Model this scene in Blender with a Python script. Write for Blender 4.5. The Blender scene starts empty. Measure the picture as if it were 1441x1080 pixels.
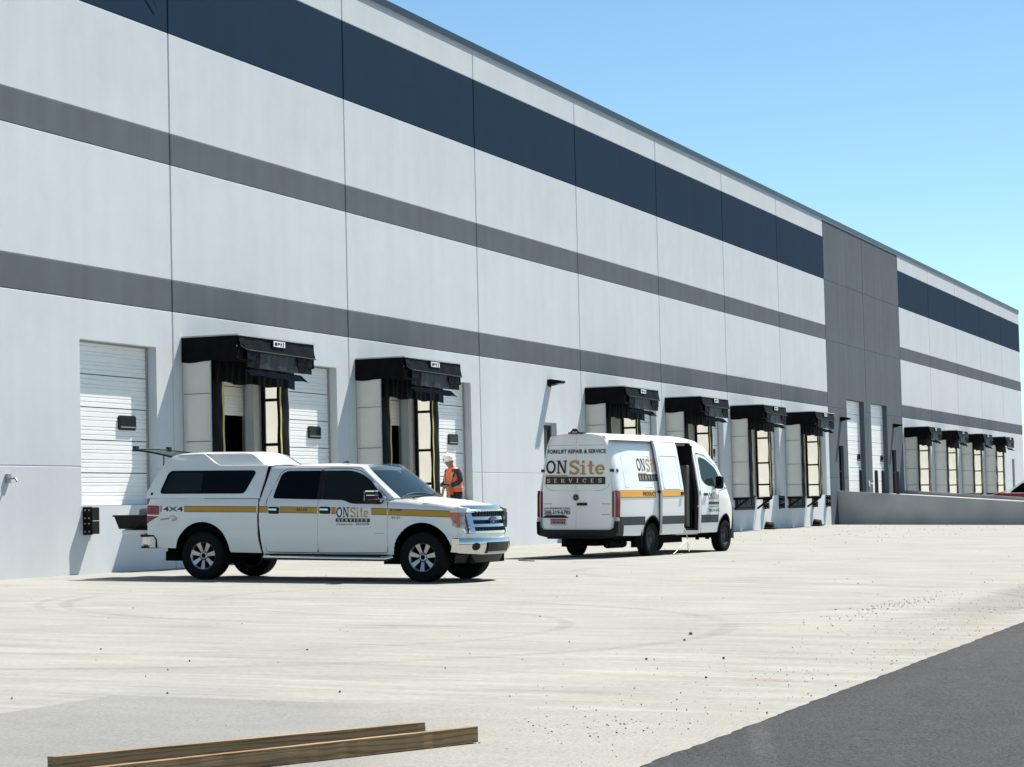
import bpy, bmesh, math, random
from mathutils import Vector, Matrix
random.seed(7)
scene = bpy.context.scene
C = scene.collection
R = math.radians

# ------------------------------------------------------------------ camera
cam_d = bpy.data.cameras.new('camera')
cam = bpy.data.objects.new('camera', cam_d)
C.objects.link(cam)
scene.camera = cam
cam_d.sensor_width = 36.0
cam_d.sensor_fit = 'HORIZONTAL'
cam_d.lens = 3205.0 / 1441.0 * 36.0
cam_d.clip_start = 0.5
cam_d.clip_end = 6000
AL, PI_, RO = R(20.69809), R(3.10791), R(-1.40066)
fw = Vector((math.cos(AL) * math.cos(PI_), math.sin(AL) * math.cos(PI_), math.sin(PI_)))
rt = Vector((math.sin(AL), -math.cos(AL), 0))
up = rt.cross(fw)
r2 = rt * math.cos(RO) + up * math.sin(RO)
u2 = -rt * math.sin(RO) + up * math.cos(RO)
m = Matrix.Identity(4)
for i in range(3):
    m[i][0], m[i][1], m[i][2] = r2[i], u2[i], -fw[i]
m.translation = Vector((0, -21.5, 1.01))
cam.matrix_world = m

# ------------------------------------------------------------------ light
SUN = Vector((2.72, -1.0, 4.45)).normalized()
EL = math.asin(SUN.z)
world = bpy.data.worlds.new('World')
scene.world = world
world.use_nodes = True
wn = world.node_tree
bg = wn.nodes['Background']
sky = wn.nodes.new('ShaderNodeTexSky')
sky.sky_type = 'NISHITA'
sky.sun_disc = False
sky.sun_elevation = EL
sky.sun_rotation = math.atan2(SUN.x, SUN.y)
sky.altitude = 1500
sky.air_density = 0.9
sky.dust_density = 0.0
sky.ozone_density = 0.6
tint = wn.nodes.new('ShaderNodeMix'); tint.data_type = 'RGBA'; tint.blend_type = 'MULTIPLY'; tint.inputs[0].default_value = 1.0
tint.inputs[7].default_value = (0.88, 1.06, 1.04, 1)      # whole dome a touch more cyan
wn.links.new(sky.outputs[0], tint.inputs[6]); wn.links.new(tint.outputs[2], bg.inputs[0])
bg.inputs[1].default_value = 0.06
sun_d = bpy.data.lights.new('sun', 'SUN')
sun_d.energy = 4.6
sun_d.angle = R(0.53)
sun_d.color = (1.0, 0.95, 0.87)
sun = bpy.data.objects.new('sun', sun_d)
C.objects.link(sun)
sun.rotation_euler = (-SUN).to_track_quat('-Z', 'Y').to_euler()
sun.location = (40, -20, 60)
vs = scene.view_settings
vs.view_transform = 'Standard'
vs.look = 'None'
vs.exposure = 1.2
vs.gamma = 1.0
vs.use_curve_mapping = False
try:
    scene.cycles.max_bounces = 8
    scene.cycles.diffuse_bounces = 4
except Exception:
    pass

# ------------------------------------------------------------------ materials
MATS = {}
def S2L(c):
    return tuple(((v / 255) / 12.92 if v / 255 <= 0.04045 else ((v / 255 + 0.055) / 1.055) ** 2.4) for v in c)
def mat(name, col, rough=0.6, metal=0.0, var=0.08, scale=3.0, bump=0.0, bscale=40.0, coat=0.0, spec=0.5, trans=0.0, stretch=None, detail=5.0):
    if name in MATS: return MATS[name]
    mt = bpy.data.materials.new(name); mt.use_nodes = True
    nt = mt.node_tree; b = nt.nodes['Principled BSDF']
    b.inputs['Roughness'].default_value = rough
    b.inputs['Metallic'].default_value = metal
    b.inputs['Specular IOR Level'].default_value = spec
    if coat:
        b.inputs['Coat Weight'].default_value = coat
        b.inputs['Coat Roughness'].default_value = 0.06
    tc = nt.nodes.new('ShaderNodeTexCoord')
    mp = nt.nodes.new('ShaderNodeMapping')
    nt.links.new(tc.outputs['Object'], mp.inputs[0])
    if stretch: mp.inputs['Scale'].default_value = stretch
    nz = nt.nodes.new('ShaderNodeTexNoise')
    nz.inputs['Scale'].default_value = scale; nz.inputs['Detail'].default_value = detail
    nt.links.new(mp.outputs[0], nz.inputs['Vector'])
    rp = nt.nodes.new('ShaderNodeValToRGB')
    rp.color_ramp.elements[0].position = 0.3; rp.color_ramp.elements[1].position = 0.7
    rp.color_ramp.elements[0].color = tuple(max(0, c * (1 - var)) for c in col) + (1,)
    rp.color_ramp.elements[1].color = tuple(min(1, c * (1 + var)) for c in col) + (1,)
    nt.links.new(nz.outputs['Fac'], rp.inputs[0])
    nt.links.new(rp.outputs[0], b.inputs['Base Color'])
    if bump:
        n2 = nt.nodes.new('ShaderNodeTexNoise'); n2.inputs['Scale'].default_value = bscale; n2.inputs['Detail'].default_value = 6
        nt.links.new(mp.outputs[0], n2.inputs['Vector'])
        bp = nt.nodes.new('ShaderNodeBump'); bp.inputs['Strength'].default_value = bump; bp.inputs['Distance'].default_value = 0.02
        nt.links.new(n2.outputs['Fac'], bp.inputs['Height']); nt.links.new(bp.outputs[0], b.inputs['Normal'])
    if trans:
        out = nt.nodes['Material Output']
        tr = nt.nodes.new('ShaderNodeBsdfTranslucent')
        nt.links.new(rp.outputs[0], tr.inputs[0])
        mx = nt.nodes.new('ShaderNodeMixShader'); mx.inputs[0].default_value = trans
        nt.links.new(b.outputs[0], mx.inputs[1]); nt.links.new(tr.outputs[0], mx.inputs[2])
        nt.links.new(mx.outputs[0], out.inputs[0])
    MATS[name] = mt
    return mt

def wall_mat(name, col, blotch, streak):
    """painted tilt-up concrete: fine trowel texture, soft blotches and faint vertical runs"""
    mt = bpy.data.materials.new(name); mt.use_nodes = True
    nt = mt.node_tree; b = nt.nodes['Principled BSDF']; L = nt.links.new
    b.inputs['Roughness'].default_value = 0.85; b.inputs['Specular IOR Level'].default_value = 0.06
    tc = nt.nodes.new('ShaderNodeTexCoord')
    def noise(scale, det, sc=None, rough=0.5):
        n = nt.nodes.new('ShaderNodeTexNoise'); n.inputs['Scale'].default_value = scale
        n.inputs['Detail'].default_value = det; n.inputs['Roughness'].default_value = rough
        if sc:
            mp = nt.nodes.new('ShaderNodeMapping'); mp.inputs['Scale'].default_value = sc
            L(tc.outputs['Object'], mp.inputs[0]); L(mp.outputs[0], n.inputs['Vector'])
        else: L(tc.outputs['Object'], n.inputs['Vector'])
        return n.outputs['Fac']
    def math_(op, a, bb):
        q = nt.nodes.new('ShaderNodeMath'); q.operation = op
        for i, v in enumerate((a, bb)):
            if isinstance(v, (int, float)): q.inputs[i].default_value = v
            else: L(v, q.inputs[i])
        return q.outputs[0]
    big = noise(0.35, 4); mid = noise(1.6, 6, None, 0.65); run = noise(1.0, 4, (2.2, 2.2, 0.12))
    v = math_('ADD', math_('MULTIPLY', math_('SUBTRACT', big, 0.5), blotch), math_('MULTIPLY', math_('SUBTRACT', mid, 0.5), blotch * 0.7))
    v = math_('ADD', v, math_('MULTIPLY', math_('SUBTRACT', run, 0.5), streak))
    v = math_('ADD', v, 1.0)
    mixc = nt.nodes.new('ShaderNodeMix'); mixc.data_type = 'RGBA'; mixc.blend_type = 'MULTIPLY'
    mixc.inputs[0].default_value = 1.0; mixc.inputs[6].default_value = (*col, 1)
    cmb = nt.nodes.new('ShaderNodeCombineColor')
    for i in range(3): L(v, cmb.inputs[i])
    L(cmb.outputs[0], mixc.inputs[7]); L(mixc.outputs[2], b.inputs['Base Color'])
    bp = nt.nodes.new('ShaderNodeBump'); bp.inputs['Strength'].default_value = 0.12; bp.inputs['Distance'].default_value = 0.01
    L(math_('ADD', noise(9, 6, None, 0.6), math_('MULTIPLY', mid, 1.2)), bp.inputs['Height']); L(bp.outputs[0], b.inputs['Normal'])
    MATS[name] = mt
    return mt

WHITE = wall_mat('white_wall_paint', (0.565, 0.600, 0.620), 0.19, 0.10)
GREY = wall_mat('grey_wall_paint', (0.112, 0.131, 0.146), 0.36, 0.34)
BLUE = wall_mat('navy_wall_paint', (0.009, 0.029, 0.059), 0.22, 0.14)
SEAL = mat('joint_sealant', (0.10, 0.105, 0.11), 0.8)
COPE = mat('metal_coping', (0.02, 0.03, 0.04), 0.4, 0.0, 0.1, 6, spec=0.3)
TRIM = mat('pale_trim', (0.26, 0.27, 0.275), 0.5)
DOORW = mat('white_steel_door', (0.82, 0.82, 0.81), 0.35, 0.0, 0.03, 2)
DARKIN = mat('dark_interior', (0.02, 0.02, 0.022), 0.95, spec=0.05)
BLACKP = mat('black_plastic', (0.007, 0.007, 0.008), 0.45, spec=0.25)
GLASSD = mat('dark_glass', (0.004, 0.005, 0.006), 0.08, 0, 0.02, spec=0.06)
VINYL = mat('black_vinyl_fabric', (0.0032, 0.0038, 0.0062), 0.6, 0, 0.35, 6, 0.55, 3.0, spec=0.07)
VINYLG = mat('worn_vinyl_fabric', (0.024, 0.025, 0.027), 0.5, 0, 0.4, 5, 0.6, 3.5, spec=0.2)
FRP = mat('translucent_frame_panel', (0.96, 0.95, 0.90), 0.55, 0, 0.03, 2, trans=0.52, spec=0.2)
YELLOW = mat('yellow_guide_stripe', (0.50, 0.41, 0.10), 0.6, 0, 0.15, 5)
STEELB = mat('black_steel', (0.006, 0.006, 0.007), 0.5, 0.0, spec=0.2)
RUBBER = mat('black_rubber', (0.008, 0.008, 0.008), 0.8, 0, 0.3, 20, 0.3, 60, spec=0.15)
LAMPM = mat('bronze_lamp_metal', (0.005, 0.005, 0.006), 0.6, spec=0.1)
GALV = mat('galvanised_steel', (0.35, 0.36, 0.37), 0.4, 0.7)
RAMPC = mat('grey_ramp_concrete', (0.40, 0.40, 0.40), 0.85, 0, 0.16, 0.8, 0.3, 12)
RAMPF = mat('pale_ramp_floor', (0.25, 0.245, 0.23), 0.85, 0, 0.1, 1.2, 0.3, 14)

# ------------------------------------------------------------------ helpers
def tag(o, label=None, cat=None, group=None, kind=None):
    if label: o['label'] = label
    if cat: o['category'] = cat
    if group: o['group'] = group
    if kind: o['kind'] = kind
    return o
def empty(name, loc=(0, 0, 0), rz=0.0, **k):
    o = bpy.data.objects.new(name, None); C.objects.link(o)
    o.empty_display_size = 0.3
    o.location = loc; o.rotation_euler = (0, 0, rz)
    return tag(o, **k)
def link(name, me, parent=None, loc=None, **k):
    o = bpy.data.objects.new(name, me); C.objects.link(o)
    if parent: o.parent = parent
    if loc: o.location = loc
    return tag(o, **k)
def tree_copy(o, parent=None):
    c = o.copy(); C.objects.link(c)
    if parent: c.parent = parent
    for ch in o.children: tree_copy(ch, c)
    return c
class MB:
    def __init__(self): self.v, self.f, self.m, self.s = [], [], [], []
    def add(self, vs, fs, mi=0, smooth=False):
        n = len(self.v); self.v += [tuple(p) for p in vs]
        for f in fs: self.f.append([i + n for i in f]); self.m.append(mi); self.s.append(smooth)
        return self
    def box(self, a, b, mi=0, bev=0.0):
        x0, y0, z0 = a; x1, y1, z1 = b
        if bev <= 0:
            vs = [(x, y, z) for x in (x0, x1) for y in (y0, y1) for z in (z0, z1)]
            return self.add(vs, [(0, 1, 3, 2), (4, 6, 7, 5), (0, 4, 5, 1), (2, 3, 7, 6), (0, 2, 6, 4), (1, 5, 7, 3)], mi)
        bm = bmesh.new(); bmesh.ops.create_cube(bm, size=1)
        for v in bm.verts: v.co = Vector(((x0 + x1) / 2 + v.co.x * (x1 - x0), (y0 + y1) / 2 + v.co.y * (y1 - y0), (z0 + z1) / 2 + v.co.z * (z1 - z0)))
        bmesh.ops.bevel(bm, geom=bm.edges[:], offset=bev, segments=2, affect='EDGES', profile=0.5)
        self.add([v.co for v in bm.verts], [[v.index for v in f.verts] for f in bm.faces], mi); bm.free(); return self
    def hexa(self, p, mi=0):   # 8 points: bottom 4 ccw, top 4 ccw
        return self.add(p, [(3, 2, 1, 0), (4, 5, 6, 7), (0, 1, 5, 4), (1, 2, 6, 5), (2, 3, 7, 6), (3, 0, 4, 7)], mi)
    def prism(self, pts, axis, a, b, mi=0, smooth=False):  # polygon (u,v) extruded along axis
        n = len(pts)
        def P(u, v, w): return {'x': (w, u, v), 'y': (u, w, v), 'z': (u, v, w)}[axis]
        vs = [P(u, v, a) for u, v in pts] + [P(u, v, b) for u, v in pts]
        fs = [list(range(n))[::-1], list(range(n, 2 * n))] + [[i, (i + 1) % n, n + (i + 1) % n, n + i] for i in range(n)]
        return self.add(vs, fs, mi, smooth)
    def tube(self, pts, r, seg=8, mi=0, cap=True, radii=None):
        pts = [Vector(p) for p in pts]; rings = []
        for i, p in enumerate(pts):
            d = (pts[min(i + 1, len(pts) - 1)] - pts[max(i - 1, 0)]).normalized()
            a = d.cross(Vector((0, 0, 1)))
            if a.length < 1e-3: a = d.cross(Vector((1, 0, 0)))
            a.normalize(); b = a.cross(d).normalized()
            rr = radii[i] if radii else r
            rings.append([p + (a * math.cos(t) + b * math.sin(t)) * rr for t in [2 * math.pi * k / seg for k in range(seg)]])
        vs = [q for g in rings for q in g]; fs = []
        for i in range(len(pts) - 1):
            for k in range(seg):
                fs.append([i * seg + k, i * seg + (k + 1) % seg, (i + 1) * seg + (k + 1) % seg, (i + 1) * seg + k])
        self.add(vs, fs, mi, True)
        if cap: self.add(rings[0], [list(range(seg))[::-1]], mi); self.add(rings[-1], [list(range(seg))], mi)
        return self
    def lathe(self, prof, c, axis='y', seg=40, mi=0, closed=False):  # prof: (r, w)
        n = len(prof); vs = []
        for k in range(seg):
            t = 2 * math.pi * k / seg
            for r, w in prof:
                a, b = r * math.cos(t), r * math.sin(t)
                vs.append({'y': (c[0] + a, c[1] + w, c[2] + b), 'z': (c[0] + a, c[1] + b, c[2] + w), 'x': (c[0] + w, c[1] + a, c[2] + b)}[axis])
        fs = []
        for k in range(seg):
            k2 = (k + 1) % seg
            for i in range(n if closed else n - 1):
                j = (i + 1) % n
                fs.append([k * n + i, k * n + j, k2 * n + j, k2 * n + i])
        return self.add(vs, fs, mi, True)
    def mesh(self, name, mats):
        me = bpy.data.meshes.new(name)
        me.from_pydata(self.v, [], self.f)
        for q in (mats if isinstance(mats, (list, tuple)) else [mats]): me.materials.append(q)
        me.polygons.foreach_set('material_index', self.m)
        me.polygons.foreach_set('use_smooth', self.s)
        me.update()
        bm = bmesh.new(); bm.from_mesh(me)
        bmesh.ops.recalc_face_normals(bm, faces=bm.faces[:]); bm.to_mesh(me); bm.free()
        return me
    def build(self, name, mats, parent=None, loc=None, **k):
        return link(name, self.mesh(name, mats), parent, loc, **k)

def gz(x, y): return -0.0011 * (x - 38.5) + 0.022 * y

# ------------------------------------------------------------------ ground
def nodes_ground(name, base, kind):
    mt = bpy.data.materials.new(name); mt.use_nodes = True
    nt = mt.node_tree; b = nt.nodes['Principled BSDF']; L = nt.links.new
    b.inputs['Roughness'].default_value = 0.9; b.inputs['Specular IOR Level'].default_value = 0.25
    tc = nt.nodes.new('ShaderNodeTexCoord')
    def noise(scale, det=5, sc=None, rough=0.55, off=(0, 0, 0)):
        n = nt.nodes.new('ShaderNodeTexNoise'); n.inputs['Scale'].default_value = scale
        n.inputs['Detail'].default_value = det; n.inputs['Roughness'].default_value = rough
        mp = nt.nodes.new('ShaderNodeMapping'); mp.inputs['Scale'].default_value = sc or (1, 1, 1); mp.inputs['Location'].default_value = off
        L(tc.outputs['Object'], mp.inputs[0]); L(mp.outputs[0], n.inputs['Vector'])
        return n.outputs['Fac']
    def M(op, a, bb=0.0, c=None):
        q = nt.nodes.new('ShaderNodeMath'); q.operation = op
        for i, v in enumerate((a, bb) if c is None else (a, bb, c)):
            if isinstance(v, (int, float)): q.inputs[i].default_value = v
            else: L(v, q.inputs[i])
        return q.outputs[0]
    def ramp(v, lo, hi):
        q = nt.nodes.new('ShaderNodeMapRange'); q.interpolation_type = 'SMOOTHSTEP'
        q.inputs[1].default_value = lo; q.inputs[2].default_value = hi; L(v, q.inputs[0]); return q.outputs[0]
    def mix(col_a, col_b, fac):
        q = nt.nodes.new('ShaderNodeMix'); q.data_type = 'RGBA'
        for i, v in ((6, col_a), (7, col_b)):
            if isinstance(v, tuple): q.inputs[i].default_value = (*v, 1)
            else: L(v, q.inputs[i])
        if isinstance(fac, (int, float)): q.inputs[0].default_value = fac
        else: L(fac, q.inputs[0])
        return q.outputs[2]
    sx = nt.nodes.new('ShaderNodeSeparateXYZ'); L(tc.outputs['Object'], sx.inputs[0]); X, Y = sx.outputs[0], sx.outputs[1]
    fine = noise(14, 8, None, 0.7)
    if kind == 'concrete':
        dust = noise(0.22, 6, (1, 1.6, 1), 0.6)
        streak = noise(0.5, 5, (5.0, 1.1, 1), 0.6)     # sweeping and water runs
        streak2 = noise(0.9, 4, (8.0, 0.7, 1), 0.6, (4, 7, 0))
        v = M('ADD', M('MULTIPLY', M('SUBTRACT', dust, 0.5), 0.28), M('MULTIPLY', M('SUBTRACT', streak, 0.5), 0.55))
        v = M('ADD', v, M('MULTIPLY', M('SUBTRACT', streak2, 0.5), 0.50))
        v = M('ADD', v, M('MULTIPLY', M('SUBTRACT', fine, 0.5), 0.60))
        v = M('ADD', v, 1.0)
        # tyre arcs
        for cx, cy, rr, w, k in ((29.0, -11.0, 6.4, 0.10, 0.17), (29.0, -11.0, 6.75, 0.07, 0.12), (29.0, -11.0, 4.6, 0.10, 0.11), (22.0, -9.0, 4.45, 0.09, 0.13), (22.0, -9.0, 6.2, 0.12, 0.13), (41.0, -14.0, 6.4, 0.16, 0.10), (52.0, -16.0, 9.0, 0.2, 0.08)):
            d = M('SQRT', M('ADD', M('POWER', M('SUBTRACT', X, cx), 2.0), M('POWER', M('SUBTRACT', Y, cy), 2.0)))
            d = M('ABSOLUTE', M('SUBTRACT', d, rr))
            ring = M('SUBTRACT', 1.0, ramp(d, w * 0.5, w * 1.3))
            ring = M('MULTIPLY', ring, ramp(noise(0.35, 4, None, 0.6, (cx, cy, 0)), 0.34, 0.56))
            v = M('SUBTRACT', v, M('MULTIPLY', ring, k))
        col = mix(base, (base[0] * 0.93, base[1] * 0.93, base[2] * 0.95), ramp(noise(0.6, 5), 0.35, 0.7))
        # sand washed along the asphalt edge and out over the corner
        edge = ramp(M('ADD', M('MULTIPLY', Y, -1.0), M('MULTIPLY', M('SUBTRACT', noise(0.5, 6), 0.5), 3.0)), 15.6, 17.6)
        sand = M('MULTIPLY', edge, ramp(noise(1.1, 7, (1, 1, 1), 0.7), 0.42, 0.68))
        col = mix(col, (0.215, 0.185, 0.14), M('MULTIPLY', sand, 0.45))
        cl = M('SUBTRACT', 1.0, ramp(M('ABSOLUTE', M('ADD', Y, 15.85)), 0.08, 0.45))
        cl2 = M('SUBTRACT', 1.0, ramp(M('ABSOLUTE', M('SUBTRACT', X, 28.3)), 0.6, 2.6))
        g1 = M('SUBTRACT', 1.0, ramp(M('ABSOLUTE', M('ADD', M('ADD', Y, 16.95), M('MULTIPLY', M('SUBTRACT', noise(0.8, 5), 0.5), 0.7))), 0.25, 0.75))
        g1 = M('MULTIPLY', g1, ramp(M('ADD', X, M('MULTIPLY', M('SUBTRACT', noise(0.4, 5), 0.5), 12.0)), 22.0, 29.0))
        col = mix(col, (base[0] * 0.66, base[1] * 0.65, base[2] * 0.66), M('MULTIPLY', g1, 0.75))
        col = mix(col, (0.19, 0.155, 0.115), M('MULTIPLY', M('MULTIPLY', cl, cl2), M('MULTIPLY', ramp(noise(2.6, 8, None, 0.75), 0.52, 0.66), 0.5)))
    elif kind == 'slab':
        v = M('ADD', M('MULTIPLY', M('SUBTRACT', noise(0.4, 6), 0.5), 0.30), M('MULTIPLY', M('SUBTRACT', noise(0.8, 5, (4, 0.8, 1)), 0.5), 0.2))
        v = M('ADD', v, M('MULTIPLY', M('SUBTRACT', noise(40, 3, None, 0.75), 0.5), 1.1)); v = M('ADD', v, M('MULTIPLY', M('SUBTRACT', noise(3, 6, None, 0.7), 0.5), 0.22)); v = M('ADD', v, 1.0)
        dust = ramp(M('ADD', M('MULTIPLY', Y, -1.0), M('ADD', M('MULTIPLY', M('SUBTRACT', noise(0.9, 6), 0.5), 2.0), M('MULTIPLY', X, 0.35))), 19.5, 21.0)
        col = mix(base, (0.235, 0.230, 0.205), dust)
    else:
        v = M('ADD', M('MULTIPLY', M('SUBTRACT', noise(0.25, 6), 0.5), 0.45), M('MULTIPLY', M('SUBTRACT', noise(40, 2, None, 0.8), 0.5), 3.6))
        v = M('ADD', v, M('MULTIPLY', M('SUBTRACT', noise(4, 6, None, 0.7), 0.5), 0.9))
        v = M('ADD', v, M('MULTIPLY', M('SUBTRACT', noise(0.6, 5, (0.35, 4, 1)), 0.5), 0.25)); v = M('ADD', v, 1.0)
        # pale dusty scuffs on the fresh asphalt
        sc = M('MULTIPLY', M('SUBTRACT', 1.0, ramp(M('ABSOLUTE', M('SUBTRACT', M('ADD', X, M('MULTIPLY', Y, -3.37)), 73.9)), 0.10, 0.34)), ramp(noise(1.4, 5), 0.3, 0.6))
        col = mix(base, (base[0] * 1.9, base[1] * 1.85, base[2] * 1.75), M('MULTIPLY', sc, 0.6))
        ed = M('SUBTRACT', 1.0, ramp(M('ADD', M('MULTIPLY', Y, -1.0), M('MULTIPLY', M('SUBTRACT', noise(3, 5), 0.5), 0.3)), 17.8, 18.2))
        col = mix(col, (base[0] * 0.75, base[1] * 0.75, base[2] * 0.75), M('MULTIPLY', ed, 0.7))
    cmb = nt.nodes.new('ShaderNodeCombineColor')
    for i in range(3): L(v, cmb.inputs[i])
    q = nt.nodes.new('ShaderNodeMix'); q.data_type = 'RGBA'; q.blend_type = 'MULTIPLY'; q.inputs[0].default_value = 1.0
    L(col, q.inputs[6]) if not isinstance(col, tuple) else setattr(q.inputs[6], 'default_value', (*col, 1))
    L(cmb.outputs[0], q.inputs[7]); L(q.outputs[2], b.inputs['Base Color'])
    bp = nt.nodes.new('ShaderNodeBump'); bp.inputs['Strength'].default_value = 0.4 if kind != 'asphalt' else 1.0; bp.inputs['Distance'].default_value = 0.012
    L(noise(60 if kind == 'asphalt' else 24, 6, None, 0.7), bp.inputs['Height']); L(bp.outputs[0], b.inputs['Normal'])
    return mt
CONC = nodes_ground('broom_finished_concrete', (0.247, 0.245, 0.222), 'concrete')
SLAB = nodes_ground('newer_grey_concrete', (0.180, 0.180, 0.172), 'slab')
ASPH = nodes_ground('fresh_asphalt', (0.036, 0.038, 0.040), 'asphalt')

def gfun(x, y):   # drains gently away from the wall, flattens far off
    yy = max(y, -42.0) + 0.15 * (min(y, -42.0) + 42.0)
    return -0.0011 * (max(min(x, 260), -60) - 38.5) + 0.022 * min(yy, 60)
def sheet(name, xs, ys, mt, dz=0.0, **k):
    mb = MB(); n = len(ys)
    vs = [(x, y, gfun(x, y) + dz) for x in xs for y in ys]
    fs = [[i * n + j, (i + 1) * n + j, (i + 1) * n + j + 1, i * n + j + 1] for i in range(len(xs) - 1) for j in range(n - 1)]
    mb.add(vs, fs); return mb.build(name, mt, kind='structure', **k)
sheet('ground', [-2500, -400, -60, 0, 38, 120, 260, 600, 3000], [-2500, -400, -120, -60, -42, -20, 0, 60, 400, 3000], CONC)
# asphalt road with a ragged feathered edge
rng = random.Random(3)
mb = MB(); top = []; x = -60.0
edge_pts = []
while x < 240:
    y = -17.85 + 0.006 * math.sin(x * 1.7) + rng.uniform(-0.014, 0.014)
    edge_pts.append((x, y)); x += 0.12 if 6 < x < 40 else 1.5
for i in range(len(edge_pts) - 1):
    (xa, ya), (xb, yb) = edge_pts[i], edge_pts[i + 1]
    rows = [(0.0, 0.0065), (-0.05, 0.022), (-3.0, 0.024), (-24.15, 0.024), (-80, 0.024), (-500, 0.024)]
    for (d0, h0), (d1, h1) in zip(rows, rows[1:]):
        q = [(xa, ya + d0, h0), (xb, yb + d0, h0), (xb, yb + d1, h1), (xa, ya + d1, h1)]
        mb.add([(px, py, gfun(px, py) + hh) for px, py, hh in q], [(0, 1, 2, 3)])
road = mb.build('asphalt_road', ASPH, kind='structure')
# newer slab in the near left corner: separate pour, 4 mm proud, tooled edge
mb = MB()
sl = [(-30, -13.05), (14.2, -13.05), (14.2, -18.4), (-30, -18.4)]
mb.add([(px, py, gfun(px, py) + 0.006) for px, py in sl] + [(px, py, gfun(px, py) - 0.05) for px, py in sl], [(0, 1, 2, 3), (0, 1, 5, 4), (1, 2, 6, 5), (2, 3, 7, 6)])
mb.build('pavement_slab', SLAB, kind='structure')

# ------------------------------------------------------------------ warehouse
JX = [30.52, 38.53, 46.55, 54.57, 62.57, 70.57, 78.58, 86.53, 94.55, 102.35, 110.68, 118.68, 126.9, 135.1, 143.3, 151.2]
KOFF = -1      # JX index of panel k is k+1
GRV = 0.014    # half width of a reveal groove
def panel_mesh(x0, w, kind, openings):
    """tilt-up panel in local x 0..w, front face at y=0, V grooves at colour breaks"""
    if kind == 'white':
        br = [(-0.6, 1.92, 0), (1.92, 4.92, 0), (4.92, 5.53, 1), (5.53, 7.76, 0), (7.76, 8.37, 1), (8.37, 10.33, 0), (10.33, 12.13, 2), (12.13, 12.90, 0)]
    else:
        br = [(-0.6, 1.92, 1), (1.92, 4.92, 1), (4.92, 7.76, 1), (7.76, 10.33, 1), (10.33, 12.90, 1)]
    e = 0.011; ch = 0.02
    xs = {e, e + ch, w - e - ch, w - e}
    for a, b, c, d in openings: xs |= {a, b}
    xs = sorted(xs); rows = []
    for i, (a, b, mi) in enumerate(br):
        lo = a + (GRV if i else 0); hi = b - (GRV if i < len(br) - 1 else 0)
        zs = {lo, hi}
        for o in openings:
            for z in o[2:]:
                if lo < z < hi: zs.add(z)
        zs = sorted(zs)
        for p, q in zip(zs, zs[1:]): rows.append((p, q, mi))
        if i < len(br) - 1: rows.append((hi, b, mi, 'down')); rows.append((b, b + GRV, br[i + 1][2], 'up'))
    mb = MB(); GD = 0.013
    def inside(xa, xb, za, zb):
        xm, zm = (xa + xb) / 2, (za + zb) / 2
        return any(o[0] < xm < o[1] and o[2] < zm < o[3] for o in openings)
    def dy(xv): return 0.02 if xv in (xs[0], xs[-1]) else 0.0
    for r in rows:
        za, zb, mi = r[:3]; ya = yb = 0.0
        if len(r) == 4:
            if r[3] == 'down': yb = GD
            else: ya = GD
        for xa, xb in zip(xs, xs[1:]):
            if inside(xa, xb, za, zb): continue
            mb.add([(xa, ya + dy(xa), za), (xb, ya + dy(xb), za), (xb, yb + dy(xb), zb), (xa, yb + dy(xa), zb)], [(0, 1, 2, 3)], mi)
    T = 0.22
    for o in openings:     # reveals
        a, b, c, d = o; cm = 0 if kind == 'white' else 1
        mb.add([(a, 0, c), (a, T, c), (a, T, d), (a, 0, d)], [(0, 1, 2, 3)], cm)
        mb.add([(b, 0, c), (b, T, c), (b, T, d), (b, 0, d)], [(0, 1, 2, 3)], cm)
        mb.add([(a, 0, d), (a, T, d), (b, T, d), (b, 0, d)], [(0, 1, 2, 3)], cm)
        mb.add([(a, 0, c), (a, T, c), (b, T, c), (b, 0, c)], [(0, 1, 2, 3)], cm)
    # back and edges
    for xv in (xs[0], xs[-1]): mb.add([(xv, 0.02, -0.6), (xv, T, -0.6), (xv, T, 12.9), (xv, 0.02, 12.9)], [(0, 1, 2, 3)], 3)
    mb.add([(xs[0], 0, 12.9), (xs[-1], 0, 12.9), (xs[-1], T, 12.9), (xs[0], T, 12.9)], [(0, 1, 2, 3)], 0)
    zz = sorted({-0.6, 12.9} | {z for o in openings for z in o[2:]})
    xx = sorted({xs[0], xs[-1]} | {v for o in openings for v in o[:2]})
    for za, zb in zip(zz, zz[1:]):
        for xa, xb in zip(xx, xx[1:]):
            if not inside(xa, xb, za, zb): mb.add([(xa, T, za), (xb, T, za), (xb, T, zb), (xa, T, zb)], [(0, 1, 2, 3)], 3)
    return mb.mesh('wall_panel', [WHITE, GREY, BLUE, DARKIN])
house = empty('warehouse', (90, 0, 0), label='long white and grey tilt-up warehouse with a navy stripe and a row of loading docks', cat='warehouse')
def HP(o):   # parent keeping world placement (house only translated)
    o.parent = house; o.location = Vector(o.location) - Vector((90, 0, 0)); return o
D_SH = (0.57, 3.32, 1.22, 4.20); D_PL = (4.63, 7.36, 1.22, 4.20)
PANELS = {}
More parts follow.
